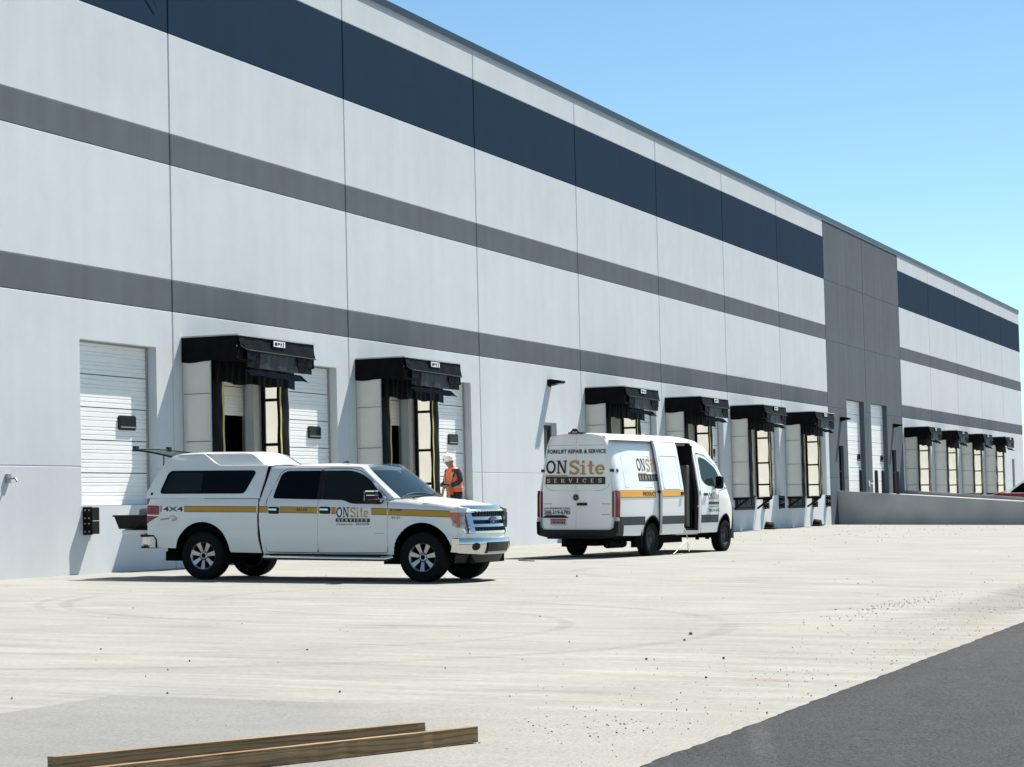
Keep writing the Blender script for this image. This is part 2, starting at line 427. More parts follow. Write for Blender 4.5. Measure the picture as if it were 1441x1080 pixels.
for k in range(-1, 14):
    x0, x1 = JX[k + 1], JX[k + 2]; w = x1 - x0
    kind = 'white'; op = []
    if k in (7, 8): kind = 'grey'
    if k in (-1, 0, 1, 3, 4, 5, 6, 9, 10, 11, 12):
        op = [D_SH, D_PL] if k not in (-1,) else [D_PL]
    if k == 2: op = [(4.73, 5.80, 1.22, 3.34)]
    if k == 7: op = [(1.79, 2.76, 1.22, 3.31), (3.64, 7.25, 1.22, 5.37)]
    if k == 8: op = [(0.92, 4.57, 1.22, 5.36), (5.49, 6.52, 1.22, 3.30)]
    if k == 13: op = [(2.80, 3.80, 1.22, 3.30)]
    PANELS[k] = op
    o = link('wall_panel', panel_mesh(x0, w, kind, op)); o.location = (x0, 0, 0); HP(o)
# sealant strip in each vertical joint
mb = MB()
for xj in JX[1:-1]: mb.box((xj - 0.025, 0.035, -0.6), (xj + 0.025, 0.09, 12.88))
HP(tag(mb.build('joint_sealant', SEAL), kind='stuff'))
# parapet coping, laid in sheet-metal lengths
for i in range(len(JX) - 1):
    mb = MB(); a, b = JX[i], JX[i + 1]
    mb.box((a + 0.004, -0.035, 12.93), (b - 0.004, 0.26, 13.09), 0)
    mb.box((a + 0.004, -0.022, 12.86), (b - 0.004, 0.24, 12.93), 1)
    HP(mb.build('parapet_coping', [COPE, TRIM]))
# rest of the shell: roof, back and end walls, floor slab
mb = MB(); xa, xb = JX[0], JX[-1]
mb.box((xa, 0.225, 12.2), (xb, 60, 12.4)); HP(mb.build('roof', TRIM))
for (a, b) in (((xa, 60, -0.6), (xb, 60.2, 12.9)), ((xb - 0.012, 0.225, -0.6), (xb + 0.2, 60, 12.9)), ((xa - 0.2, 0.225, -0.6), (xa + 0.01, 60, 12.9))):
    HP(MB().box(a, b).build('end_wall', WHITE))
HP(MB().box((xa + 0.05, 0.23, 0.9), (xb - 0.05, 59.9, 1.21)).build('floor_slab', DARKIN))
HP(MB().box((xa + 0.05, 9.0, 1.22), (xb - 0.05, 9.1, 12.1)).build('inner_partition', DARKIN))

# sectional dock doors
def door_parts(w, h, nsec, ribs=(0.16, 0.30, 0.40, 0.60, 0.70, 0.86)):
    sec = h / nsec; mb = MB(); g = 0.009
    z = [0.0]; prof = [(g, 0.0)]
    for r in ribs: prof += [(sec * r - 0.012, 0.0), (sec * r, 0.015), (sec * r + 0.012, 0.0)]
    prof.append((sec - g, 0.0))
    vs = [(0, y, q) for q, y in prof] + [(w, y, q) for q, y in prof]; n = len(prof)
    mb.add(vs, [(i, i + 1, n + i + 1, n + i) for i in range(n - 1)])
    mb.add([(0, 0, g), (w, 0, g), (w, 0.04, g), (0, 0.04, g), (0, 0, sec - g), (w, 0, sec - g), (w, 0.04, sec - g), (0, 0.04, sec - g)], [(0, 1, 2, 3), (4, 5, 6, 7), (2, 3, 7, 6)])
    return mb.mesh('door_section', DOORW), sec
def win_mesh(w, h):
    mb = MB(); t = 0.045
    pts = []
    for cx, cz, a0 in ((w - 0.05, h - 0.05, 0), (0.05, h - 0.05, 90), (0.05, 0.05, 180), (w - 0.05, 0.05, 270)):
        for q in range(4): pts.append((cx + 0.05 * math.cos(R(a0 + q * 30)), cz + 0.05 * math.sin(R(a0 + q * 30))))
    mb.prism(pts, 'y', -0.03, 0.0, 0)
    mb.box((t, -0.034, t), (w - t, -0.0305, h - t), 1)
    mb.box((t, -0.05, t), (w - t, -0.032, t + 0.02), 2)
    return mb.mesh('vision_window', [BLACKP, GLASSD, GALV])
WIN = win_mesh(0.62, 0.27)
DSEC, SECH = door_parts(2.745, 2.98, 5)
def frame_mesh(w, h):
    mb = MB(); mb.box((-0.0, -0.03, 0), (0.035, 0.03, h)); mb.box((w - 0.035, -0.03, 0), (w, 0.03, h)); mb.box((0.036, -0.03, h - 0.03), (w - 0.036, 0.03, h))
    return mb.mesh('door_track', GALV)
TRK = frame_mesh(2.73, 2.98)
def dock_door(x, mesh, sech, n, w, z0=1.22, start=0, win=None, y=0.215, track=None, top=None):
    d = empty('dock_door', (x, y, z0)); HP(d)
    for i in range(start, n):
        link('door_section', mesh, d, (0, 0, (i - start) * sech + (0 if not start else start * sech)))
    if track: link('door_track', track, d, (0, -0.002, 0))
    if win: link('vision_window', win, d, (w - 1.08, 0, 2.34 * sech))
    return d
for k in (-1, 0, 1, 3, 4, 5, 6, 9, 10, 11, 12):
    x0 = JX[k + 1]
    dock_door(x0 + D_PL[0] - 0.006, DSEC, SECH, 5, 2.73, win=WIN, track=TRK)
    if k >= 0: dock_door(x0 + D_SH[0] - 0.006, DSEC, SECH, 5, 2.75, start=3 if k in (0, 1) else 0, win=None if k in (0, 1) else WIN, track=TRK)
BIG, BSEC = door_parts(3.66, 4.15, 7); BWIN = win_mesh(0.55, 0.30)
for x in (JX[8] + 3.635, JX[9] + 0.915):
    d = empty('drive_in_door', (x, 0.215, 1.22)); HP(d)
    for i in range(7): link('door_section', BIG, d, (0, 0, i * BSEC))
    link('vision_window', BWIN, d, (2.85, 0, 2.35 * BSEC + 0.1))
# man doors: frame, leaf with glazed light, lever
MDM = mat('grey_painted_door', (0.008, 0.009, 0.010), 0.4, spec=0.15); MDF = mat('pale_door_frame', (0.48, 0.49, 0.50), 0.5)
def man_door(x, w, top, fm, glazed):
    d = empty('personnel_door', (x, 0.155, 1.22)); HP(d); h = top - 1.22
    mb = MB(); mb.box((0.0, -0.03, 0), (0.06, 0.03, h)); mb.box((w - 0.06, -0.03, 0), (w, 0.03, h)); mb.box((0.061, -0.03, h - 0.06), (w - 0.061, 0.03, h))
    link('door_frame', mb.mesh('door_frame', fm), d)
    link('door_leaf', MB().box((0.065, 0.0, 0.01), (w - 0.065, 0.045, h - 0.065)).mesh('door_leaf', MDM), d)
    if glazed: link('door_glass', MB().box((0.2, -0.008, 0.9), (w - 0.2, -0.001, h - 0.2)).mesh('door_glass', GLASSD), d)
    mb = MB(); mb.tube([(w - 0.14, 0.0, 1.0), (w - 0.14, -0.06, 1.0), (w - 0.28, -0.06, 1.0)], 0.012, 6); link('door_handle', mb.mesh('door_handle', GALV), d)
man_door(JX[3] + 4.73, 1.07, 3.34, MDF, True)
man_door(JX[8] + 1.79, 0.97, 3.31, MDM, False)
man_door(JX[9] + 5.49, 1.03, 3.30, MDM, False)
man_door(JX[14] + 2.80, 1.0, 3.30, MDM, False)

# ------------------------------------------------------------------ dock shelters
def cloth_strip(mb, xs, zt, zb, y, amp, ph, mi=0, lean=0.0):
    """hanging fabric with soft pleats"""
    n = len(xs); rows = 6; vs = []
    for j in range(rows + 1):
        t = j / rows
        for i, x in enumerate(xs):
            yy = y - lean * t + amp * t * math.sin(ph + x * 9.0) + amp * 0.6 * math.sin(ph * 2 + x * 23 + t * 2)
            zz = zt(x) * (1 - t) + zb(x) * t
            vs.append((x, yy, zz))
    mb.add(vs, [(j * n + i, j * n + i + 1, (j + 1) * n + i + 1, (j + 1) * n + i) for j in range(rows) for i in range(n - 1)], mi, True)
def lin(a, b, n): return [a + (b - a) * i / (n - 1) for i in range(n)]
def make_shelter():
    W = 3.35
    t = empty('dock_shelter')
    # hood box: fabric over a frame, open below
    mb = MB()
    N = 13
    def hood_top(x, n): return 4.435 - 0.012 * math.sin(x * 2.2) * (n / 1.2)
    for x in (0.0, W):     # side cheeks with slight sag
        vs = []; rows = 5; cols = 8
        for i in range(cols + 1):
            nn = 1.2 * i / cols
            for j in range(rows + 1):
                zt = 4.43; zb = 3.955 - 0.02 * math.sin(i * 1.1)
                bulge = -0.022 + 0.007 * math.sin(i * 1.9 + j * 1.3)
                vs.append((x + bulge * (1 if x == 0 else -1), -0.004 - nn, zt + (zb - zt) * j / rows))
        mb.add(vs, [(i * (rows + 1) + j, (i + 1) * (rows + 1) + j, (i + 1) * (rows + 1) + j + 1, i * (rows + 1) + j + 1) for i in range(cols) for j in range(rows)], 0, True)
    mb.add([(0, -0.004, 4.43), (W, -0.004, 4.43), (W, -1.2, 4.43), (0, -1.2, 4.43)], [(0, 1, 2, 3)], 0)
    mb.add([(0.02, -0.004, 3.985), (W - 0.02, -0.004, 3.985), (W - 0.02, -1.19, 3.985), (0.02, -1.19, 3.985)], [(0, 1, 2, 3)], 0)
    mb.add([(0.02, -1.19, 3.985), (W - 0.02, -1.19, 3.985), (W - 0.02, -1.19, 4.43), (0.02, -1.19, 4.43)], [(0, 1, 2, 3)], 0)
    hood = mb.build('hood', VINYL, t)
    mb = MB()
    mb.box((-0.012, -1.20, 4.432), (0.03, -0.004, 4.462)); mb.box((W - 0.03, -1.20, 4.432), (W + 0.012, -0.004, 4.462)); mb.box((-0.012, -1.235, 4.434), (W + 0.012, -1.2005, 4.460))
    mb.build('flashing', mat('pale_aluminium_flashing', (0.42, 0.43, 0.43), 0.45, 0.0), t)
    # upper valance: taut band that leans out, wrinkled at the near end
    mb = MB(); xs = lin(0.02, W - 0.02, 40)
    def zb(x): return 4.165 - 0.035 * (x / W) + 0.07 * max(0, 1 - x / 0.3)
    vs = []; rows = 8
    for j in range(rows + 1):
        tt = j / rows
        for x in xs:
            wr = 0.014 * math.sin(20 * x + 6 * tt) * max(0, 1 - x / 0.9) + 0.006 * math.sin(9 * x + 3)
            yy = -1.21 - 0.05 * tt + wr * math.sin(math.pi * tt)
            vs.append((x, yy, 4.43 + (zb(x) - 4.43) * tt))
    n = len(xs); mb.add(vs, [(j * n + i, j * n + i + 1, (j + 1) * n + i + 1, (j + 1) * n + i) for j in range(rows) for i in range(n - 1)], 0, True)
    mb.tube([(x, -1.265, zb(x)) for x in xs], 0.012, 6, 1)
    mb.tube([(0.02, -1.215, 4.42), (0.16, -1.25, 4.28), (0.30, -1.27, zb(0.3))], 0.009, 5, 1)
    mb.build('valance', [VINYL, VINYLG], t)
    # lower flaps: two end flaps overlapping a recessed worn centre
    mb = MB()
    cloth_strip(mb, lin(0.42, 2.62, 26), lambda x: 4.16 - 0.01 * x, lambda x: 3.84 - 0.012 * x, -1.22, 0.012, 0.6, 1)
    mb.build('centre_flap', [VINYL, VINYLG], t)
    for (xa, xb, ph) in ((0.30, 0.86, 1.2), (2.52, 3.16, 2.1)):
        mb = MB()
        cloth_strip(mb, lin(xa, xb, 10), lambda x: 4.15 - 0.012 * x, lambda x: 3.985 - 0.01 * x, -1.255, 0.01, ph, 0)
        cloth_strip(mb, lin(xa + 0.03, xb - 0.01, 10), lambda x: 3.995 - 0.01 * x, lambda x: 3.84 - 0.01 * x, -1.245, 0.012, ph + 1, 0)
        mb.build('end_flap', [VINYL, VINYLG], t)
    mb = MB()     # rain lip sticking out under the flaps
    xs = lin(0.25, 2.75, 24); n = len(xs); vs = []
    for j in range(4):
        tt = j / 3
        for x in xs: vs.append((x + 0.10 * tt, -1.20 - 0.13 * tt, 3.83 - 0.05 * x / W * 1.2 - 0.15 * tt - 0.012 * math.sin(x * 7) * tt))
    mb.add(vs, [(j * n + i, j * n + i + 1, (j + 1) * n + i + 1, (j + 1) * n + i) for j in range(3) for i in range(n - 1)], 0, True)
    mb.build('rain_lip', mat('blue_black_vinyl', (0.0045, 0.007, 0.011), 0.95, 0, 0.3, 5, 0.4, 4, spec=0.0), t)
    mb = MB()     # head curtain behind, pleated
    cloth_strip(mb, lin(0.03, 3.42, 64), lambda x: 4.0, lambda x: 3.55 + 0.02 * math.sin(x * 5), -0.70, 0.022, 0.3, 0, 0.02)
    mb.build('head_curtain', VINYL, t)
    # side frames: ribbed translucent panels in an aluminium edge
    for sx, x in ((1, 0.0), (-1, W)):
        zlo = 1.16
        mb = MB()
        zz = [zlo, 1.62, 2.42, 3.34, 3.97]
        for a, b in zip(zz, zz[1:]):
            mb.box((x, -0.60, a + 0.006), (x + sx * 0.02, -0.022, b - 0.006), 0)
        fr = mb.build('side_frame', FRP, t)
        mb = MB()
        for a in zz[1:-1]: mb.box((x + sx * 0.021, -0.60, a - 0.03), (x + sx * 0.05, -0.03, a + 0.03))
        mb.box((x + sx * 0.021, -0.10, zlo), (x + sx * 0.07, -0.022, 3.97)); mb.box((x + sx * 0.021, -0.61, zlo), (x + sx * 0.09, -0.53, 3.97))
        mb.box((x + sx * 0.004, -0.60, zlo - 0.05), (x + sx * 0.06, -0.022, zlo - 0.001))
        mb.build('frame_rib', STEELB, fr)
        mb = MB(); mb.box((x - sx * 0.006, -0.622, zlo), (x + sx * 0.03, -0.604, 3.97)); mb.box((x - sx * 0.003, -0.022, zlo), (x + sx * 0.02, -0.003, 3.97))
        mb.build('edge_trim', mat('pale_aluminium_flashing', (0.42, 0.43, 0.43), 0.45, 0.0), fr)
        mb = MB()      # rivet rows
        for zr in zz[1:-1]:
            for q in range(7):
                yy = -0.06 - q * 0.08; mb.box((x - sx * 0.008, yy - 0.008, zr - 0.008), (x - sx * 0.0005, yy + 0.008, zr + 0.008))
        mb.build('rivet_row', GALV, fr)
        # front curtain
        mb = MB()
        xa, xb = (x + 0.01, x + 0.50) if sx > 0 else (x - 0.56, x - 0.03)
        n = 9; rows = 26; vs = []
        for j in range(rows + 1):
            zz_ = 3.98 - (3.98 - 1.18) * j / rows
            for q in range(n):
                u = q / (n - 1); xx = xa + (xb - xa) * u
                vs.append((xx, -0.632 - 0.03 * math.sin(u * math.pi) - 0.008 * math.sin(zz_ * 7 + u * 5) , zz_))
        mb.add(vs, [(j * n + i, j * n + i + 1, (j + 1) * n + i + 1, (j + 1) * n + i) for j in range(rows) for i in range(n - 1)], 0, True)
        cu = mb.build('side_curtain', VINYL, t)
        sxp = xb - 0.13 if sx > 0 else xa + 0.06
        mb = MB(); vs = []
        for j in range(rows + 1):
            zz_ = 3.66 - (3.66 - 1.25) * j / rows
            for q in (0.0, 1.0):
                vs.append((sxp + 0.07 * q + 0.008 * math.sin(zz_ * 3.1), -0.668 - 0.006 * math.sin(zz_ * 9), zz_))
        mb.add(vs, [(2 * j, 2 * j + 1, 2 * j + 3, 2 * j + 2) for j in range(rows)], 0, True)
        mb.build('guide_stripe', YELLOW, cu)
        # brace back to the wall under the frame
        mb = MB(); xx = x + sx * 0.06
        mb.tube([(xx, -0.58, 1.32), (xx, -0.58, 1.12), (xx, -0.03, 0.74)], 0.042, 6); mb.tube([(xx, -0.60, 1.10), (xx, -0.02, 1.10)], 0.036, 6)
        mb.build('brace', STEELB, t)
    # maker's tag
    mb = MB(); cx = 1.68
    mb.box((cx - 0.27, -1.262, 4.275), (cx + 0.27, -1.236, 4.415), 0)
    mb.box((cx - 0.25, -1.2655, 4.29), (cx + 0.25, -1.2625, 4.40), 1)
    for q, (a, b) in enumerate(((-0.20, -0.09), (-0.06, 0.02), (0.05, 0.10))): mb.box((cx + a, -1.269, 4.315 + 0.02 * (q % 2)), (cx + b, -1.266, 4.375), 0)
    mb.box((cx + 0.15, -1.269, 4.30), (cx + 0.19, -1.266, 4.39), 0)
    mb.build('maker_tag', [BLACKP, mat('white_tag', (0.8, 0.8, 0.8), 0.5)], t)
    return t
SHL = {0: 'black hooded dock shelter nearest the camera, behind the rear of the white pickup',
       1: 'second hooded dock shelter from the left, the worker in orange just right of it',
       3: 'black hooded dock shelter just right of the wall lamp, above the rear of the van',
       4: 'black hooded dock shelter showing above the front half of the white van',
       5: 'black hooded dock shelter just beyond the van nose, its bottom braces in view',
       6: 'black hooded dock shelter beside the start of the tall grey wall section',
       9: 'black hooded dock shelter touching the right side of the grey wall section, above the ramp',
       10: 'second of the four small far dock shelters beyond the grey wall section',
       11: 'third of the four small far dock shelters beyond the grey wall section',
       12: 'farthest dock shelter of all, last one before the end of the building'}
proto = make_shelter(); first = True
for k, lb in SHL.items():
    o = proto if first else tree_copy(proto); first = False
    o.location = (JX[k + 1] + 0.34, -0.002, 0)
    tag(o, lb, 'dock shelter', 'hooded dock shelters along the warehouse wall')
# levelers in pits below the shelters
def make_leveler():
    t = empty('dock_leveler'); mb = MB()
    mb.box((0.0, -0.02, 0.70), (2.72, 0.0, 0.76)); mb.box((0.0, -0.02, 0.761), (0.07, 0.0, 1.16)); mb.box((2.65, -0.02, 0.761), (2.72, 0.0, 1.16)); mb.box((0.0, -0.05, 1.161), (2.72, 0.0, 1.215))
    mb.build('pit_frame', STEELB, t)
    MB().box((0.071, -0.006, 0.762), (2.649, -0.001, 1.16)).build('pit_shadow_plate', mat('pit_shade_dark', (0.010, 0.010, 0.011), 0.8, spec=0.1), t)  # dark sheet painted as the shade inside the pit
    mb = MB(); mb.hexa([(0.25, -0.05, 0.80), (2.45, -0.05, 0.80), (2.45, -0.012, 0.80), (0.25, -0.012, 0.80), (0.2, -0.06, 1.12), (2.5, -0.06, 1.12), (2.5, -0.012, 1.12), (0.2, -0.012, 1.12)])
    mb.build('folded_lip', mat('grey_steel_plate', (0.03, 0.031, 0.033), 0.6, 0.0, spec=0.2), t)
    for x in (0.5, 1.3, 2.1): MB().box((x, -0.075, 0.85), (x + 0.06, -0.0605, 1.10)).build('lip_hinge', STEELB, t)
    return t
lvp = make_leveler(); first = True
LVL = {0: 'dock leveler hidden low behind the rear of the pickup', 1: 'dock leveler low on the wall behind the pickup bonnet', 3: 'dock leveler low on the wall behind the rear of the van', 4: 'dock leveler low on the wall behind the front of the van', 5: 'dark dock leveler pit between the van nose and the next dock', 6: 'dark dock leveler pit nearest the grey wall section', 9: 'dock leveler behind the ramp wall, nearest the grey wall section', 10: 'dock leveler under the second far shelter behind the ramp', 11: 'dock leveler under the third far shelter behind the ramp', 12: 'dock leveler under the farthest shelter'}
for k in (5, 6):
    o = lvp if first else tree_copy(lvp); first = False
    o.location = (JX[k + 1] + 0.60, -0.004, 0); tag(o, LVL[k], 'dock leveler', 'dock levelers set into the wall')
# rubber bumpers
def make_bumper():
    t = empty('dock_bumper'); mb = MB()
    mb.box((0.0, -0.025, 0.70), (0.29, -0.003, 1.20)); mb.build('back_plate', STEELB, t)
    for za, zb in ((0.715, 0.945), (0.955, 1.19)): MB().box((0.01, -0.18, za), (0.27, -0.0255, zb), 0, 0.012).build('rubber_block', RUBBER, t)
    mb = MB()
    for zz in (0.76, 0.90, 1.0, 1.14):
        for yy in (-0.05, -0.13): mb.tube([(0.0095, yy, zz), (-0.012, yy, zz)], 0.016, 6)
    mb.build('bolt', GALV, t)
    return t
bpp = make_bumper(); first = True
for k, off, lb in ((-1, 4.66, 'black rubber dock bumper with bolts, below the leftmost white door'), (5, 4.62, 'black dock bumper just right of the dock nearest the van nose'), (5, 7.02, 'black dock bumper between the two docks right of the van'), (6, 4.62, 'black dock bumper just right of the dock beside the grey wall section'), (6, 7.02, 'black dock bumper at the edge of the grey wall section'), (-1, 7.1, 'black dock bumper behind the open tailgate of the pickup')):
    o = bpp if first else tree_copy(bpp); first = False
    o.location = (JX[k + 1] + off, 0, 0); tag(o, lb, 'dock bumper', 'dock bumpers on the wall')
# wall lamps
def make_lamp():
    t = empty('wall_lamp'); mb = MB()
    mb.prism([(-0.003, 4.37), (-0.003, 4.54), (-0.10, 4.55), (-0.40, 4.50), (-0.42, 4.46), (-0.38, 4.43)], 'x', 0, 0.36)
    mb.build('lamp_body', LAMPM, t)
    MB().box((0.03, -0.36, 4.405), (0.33, -0.14, 4.425)).build('lamp_lens', mat('frosted_lens', (0.5, 0.5, 0.48), 0.4), t)
    MB().box((0.08, -0.012, 4.34), (0.28, -0.002, 4.369)).build('lamp_mount', LAMPM, t)
    return t
lp = make_lamp(); first = True
for x, lb in ((59.68, 'black wall lamp casting a long shadow above the door behind the van'), (96.75, 'black wall lamp left of the tall doors on the grey wall section'), (108.25, 'black wall lamp right of the tall doors on the grey wall section')):
    o = lp if first else tree_copy(lp); first = False
    o.location = (x, 0, 0); tag(o, lb, 'wall lamp', 'lamps on the warehouse wall')
# hose bibs
def hose_bib(x, z, lb, s=1.0, mt=GALV):
    t = empty('wall_hydrant', (x, 0, z)); MB().box((-0.06 * s, -0.05, -0.08 * s), (0.06 * s, -0.002, 0.08 * s), 0, 0.01).build('cover_plate', mt, t)
    mb = MB(); mb.tube([(0.0, -0.05, 0.0), (0.0, -0.16, 0.0), (0.0, -0.2, -0.06)], 0.02 * s, 6); mb.build('spout', mt, t); tag(t, lb, 'wall hydrant')
hose_bib(32.80, 1.70, 'small metal wall hydrant at the far left of the wall, casting a slanted shadow', 1.0)
hose_bib(102.25, 1.68, 'pale wall hydrant between the two tall doors', 1.6, mat('pale_metal', (0.6, 0.6, 0.6), 0.4))
# storm drain outlets at the foot of the wall
for x, lb in ((83.5, 'black drain outlet at the foot of the wall nearest the van'), (91.3, 'black drain outlet at the foot of the wall nearest the grey section')):
    t = empty('drain_outlet', (x, 0, gz(x, 0))); mb = MB()
    mb.lathe([(0.001, -0.30), (0.20, -0.30), (0.24, -0.02), (0.001, -0.02)], (0, 0, 0.05), 'y', 16); mb.build('outlet_hood', RUBBER, t)
    MB().box((-0.42, -0.34, 0.004), (0.38, -0.01, 0.06), 0, 0.02).build('splash_block', RUBBER, t); tag(t, lb, 'drain outlet', 'drain outlets at the wall foot')
# exposed wire hanging at the top left joint
mb = MB(); mb.tube([(37.6 + 0.5 * math.sin(q * 0.5) ** 2, -0.03, 11.9 - q * 0.13) for q in range(10)], 0.006, 5); mb.tube([(38.05, -0.02, 11.9), (38.3, -0.03, 11.6), (38.48, -0.03, 11.1)], 0.005, 5)
tag(mb.build('loose_cable', BLACKP), 'thin loose cable hanging on the navy stripe beside the first panel joint', 'cable')

# ------------------------------------------------------------------ ramp
RX0, RX1, RL = 95.95, 110.0, 24.0
def ztop(d): return 1.375 - 0.0835 * d if d < 14 else 1.375 - 0.0835 * 14
def rampwall(name, xa, xb, lb, h0=0.0):
    mb = MB(); n = 16
    ys = [-0.003 - RL * i / n for i in range(n + 1)]
    for i in range(n):
        a, b = ys[i], ys[i + 1]; za, zb = ztop(-a) + h0, ztop(-b) + h0
        p = [(xa, b, -1.6), (xb, b, -1.6), (xb, a, -1.6), (xa, a, -1.6), (xa, b, zb), (xb, b, zb), (xb, a, za), (xa, a, za)]
        fs = [(4, 5, 6, 7), (1, 2, 6, 5), (3, 0, 4, 7)]
        if i == 0: fs.append((2, 3, 7, 6))
        if i == n - 1: fs.append((0, 1, 5, 4))
        mb.add(p, fs)
    return tag(mb.build(name, RAMPC), lb, 'retaining wall', None)
rampwall('ramp_wall', RX0, RX0 + 0.2, 'smooth grey concrete wall on the near side of the ramp, right of the van')
rampwall('ramp_wall', RX1, RX1 + 0.2, 'far parallel concrete wall of the ramp, seen as a strip above the near one')
mb = MB(); n = 16
for i in range(n):
    a, b = -0.003 - RL * i / n, -0.003 - RL * (i + 1) / n
    mb.add([(RX0 + 0.201, a, ztop(-a) - 0.16), (RX1 - 0.001, a, ztop(-a) - 0.16), (RX1 - 0.001, b, ztop(-b) - 0.16), (RX0 + 0.201, b, ztop(-b) - 0.16)], [(0, 1, 2, 3)])
mb.build('ramp', RAMPF, kind='structure')
mb = MB(); mb.lathe([(0.001, 1.10), (0.05, 1.085), (0.08, 1.04), (0.085, 0.0)], (0, 0, 0), 'z', 16)
BOLM = mb.mesh('bollard', mat('dark_grey_bollard_paint', (0.035, 0.037, 0.04), 0.6, spec=0.2))
for x, lb in ((97.2, 'leftmost grey bollard, at the left tall door'), (100.4, 'grey bollard between the two tall doors, left one of the middle pair'), (101.9, 'grey bollard right of centre, in front of the second tall door'), (105.2, 'rightmost grey bollard, beside the narrow door at the end of the grey section')):
    o = link('bollard', BOLM); o.location = (x, -0.75, 1.17); tag(o, lb, 'bollard', 'bollards at the tall doors')
# ================================================================== vehicles
PAINT = mat('white_vehicle_paint', (0.66, 0.67, 0.66), 0.28, 0, 0.015, 1.5, coat=0.6)
VPAINT = mat('bright_white_van_paint', (0.80, 0.81, 0.80), 0.3, 0, 0.015, 1.5, coat=0.5)
DIRTYW = mat('dusty_white_paint', (0.5, 0.5, 0.48), 0.4, 0, 0.08, 2.5, coat=0.3)
CHROME = mat('chrome', (0.60, 0.58, 0.55), 0.07, 1.0, 0.01, 2)
ALLOY = mat('polished_alloy', (0.36, 0.355, 0.35), 0.3, 1.0, 0.03, 4)
TYRE = mat('tyre_rubber', (0.007, 0.007, 0.0075), 0.85, 0, 0.25, 14, 0.2, 60, spec=0.15)
BODYDARK = mat('dark_underbody', (0.004, 0.004, 0.0045), 0.9, spec=0.08)
PLAS = mat('grey_black_plastic', (0.010, 0.0105, 0.012), 0.55, 0, 0.12, 6, spec=0.25)
CLADG = mat('grey_plastic_cladding', (0.042, 0.046, 0.052), 0.55, 0, 0.1, 4, spec=0.25)
REDL = mat('red_lamp_lens', (0.20, 0.005, 0.007), 0.2, 0, 0.4, 9, coat=0.12)
AMBL = mat('amber_lamp_lens', (0.5, 0.09, 0.03), 0.15, 0, 0.1, 8, coat=0.5)
CLEAR = mat('clear_lamp_lens', (0.30, 0.32, 0.33), 0.06, 0.2, 0.8, 11, coat=0.6)
GOLD = mat('gold_decal', (0.42, 0.225, 0.012), 0.45, 0, 0.04, 5)
AMBERD = mat('orange_gold_decal', (0.72, 0.36, 0.02), 0.4, 0, 0.03, 5)
TAN = mat('tan_logo_decal', (0.45, 0.255, 0.055), 0.45, 0, 0.04, 5)
BLKD = mat('black_decal', (0.012, 0.011, 0.012), 0.45)
SILV = mat('silver_decal', (0.35, 0.36, 0.37), 0.35, 0.4)
WHTD = mat('white_decal', (0.75, 0.74, 0.72), 0.5)
TINT = mat('privacy_glass', (0.002, 0.003, 0.004), 0.03, 0, 0.02, spec=0.14)
SEATG = mat('cab_interior', (0.05, 0.055, 0.055), 0.8)

def glass(name, col, rough, alpha):
    mt = bpy.data.materials.new(name); mt.use_nodes = True; nt = mt.node_tree
    b = nt.nodes['Principled BSDF']; b.inputs['Base Color'].default_value = (*col, 1); b.inputs['Roughness'].default_value = rough
    nz = nt.nodes.new('ShaderNodeTexNoise'); nz.inputs['Scale'].default_value = 3
    mr = nt.nodes.new('ShaderNodeMapRange'); mr.inputs[3].default_value = rough * 0.8; mr.inputs[4].default_value = rough * 1.3
    nt.links.new(nz.outputs['Fac'], mr.inputs[0]); nt.links.new(mr.outputs[0], b.inputs['Roughness'])
    tr = nt.nodes.new('ShaderNodeBsdfTransparent'); tr.inputs[0].default_value = (0.75, 0.85, 0.82, 1)
    mx = nt.nodes.new('ShaderNodeMixShader'); mx.inputs[0].default_value = alpha
    nt.links.new(tr.outputs[0], mx.inputs[1]); nt.links.new(b.outputs[0], mx.inputs[2]); nt.links.new(mx.outputs[0], nt.nodes['Material Output'].inputs[0])
    return mt
TGLASS = glass('green_tinted_glass', (0.010, 0.026, 0.022), 0.03, 0.82)
TGLASS.node_tree.nodes['Principled BSDF'].inputs['Specular IOR Level'].default_value = 0.15
WGLASS = glass('windscreen_glass', (0.02, 0.04, 0.055), 0.03, 0.6)
WGLASS.node_tree.nodes['Principled BSDF'].inputs['IOR'].default_value = 2.5

CABGLASS = glass('smoked_cab_glass', (0.003, 0.005, 0.005), 0.03, 0.84)
CABGLASS.node_tree.nodes['Principled BSDF'].inputs['Specular IOR Level'].default_value = 0.14
def clip_half(poly, ax, val, sgn):
    out = []; n = len(poly)
    for i in range(n):
        a, b = poly[i], poly[(i + 1) % n]
        da, db = (a[ax] - val) * sgn, (b[ax] - val) * sgn
        if da >= 0: out.append(a)
        if (da > 0 and db < 0) or (da < 0 and db > 0):
            t = da / (da - db); out.append((a[0] + t * (b[0] - a[0]), a[1] + t * (b[1] - a[1])))
    return out
def rounded(pts, r=0.05, n=4):
    out = []; m_ = len(pts)
    for i, p in enumerate(pts):
        rr = r[i] if isinstance(r, (list, tuple)) else r
        a, b = pts[i - 1], pts[(i + 1) % m_]; p = Vector(p)
        da, db = Vector(a) - p, Vector(b) - p
        k = min(rr, da.length * 0.45, db.length * 0.45)
        if k < 1e-4: out.append(tuple(p)); continue
        A, B = p + da.normalized() * k, p + db.normalized() * k
        for q in range(n + 1):
            t = q / n; out.append(tuple(A * (1 - t) ** 2 + p * 2 * t * (1 - t) + B * t * t))
    return out
def arc(cx, cz, r, a0, a1, n=14): return [(cx + r * math.cos(R(a0 + (a1 - a0) * i / n)), cz + r * math.sin(R(a0 + (a1 - a0) * i / n))) for i in range(n + 1)]
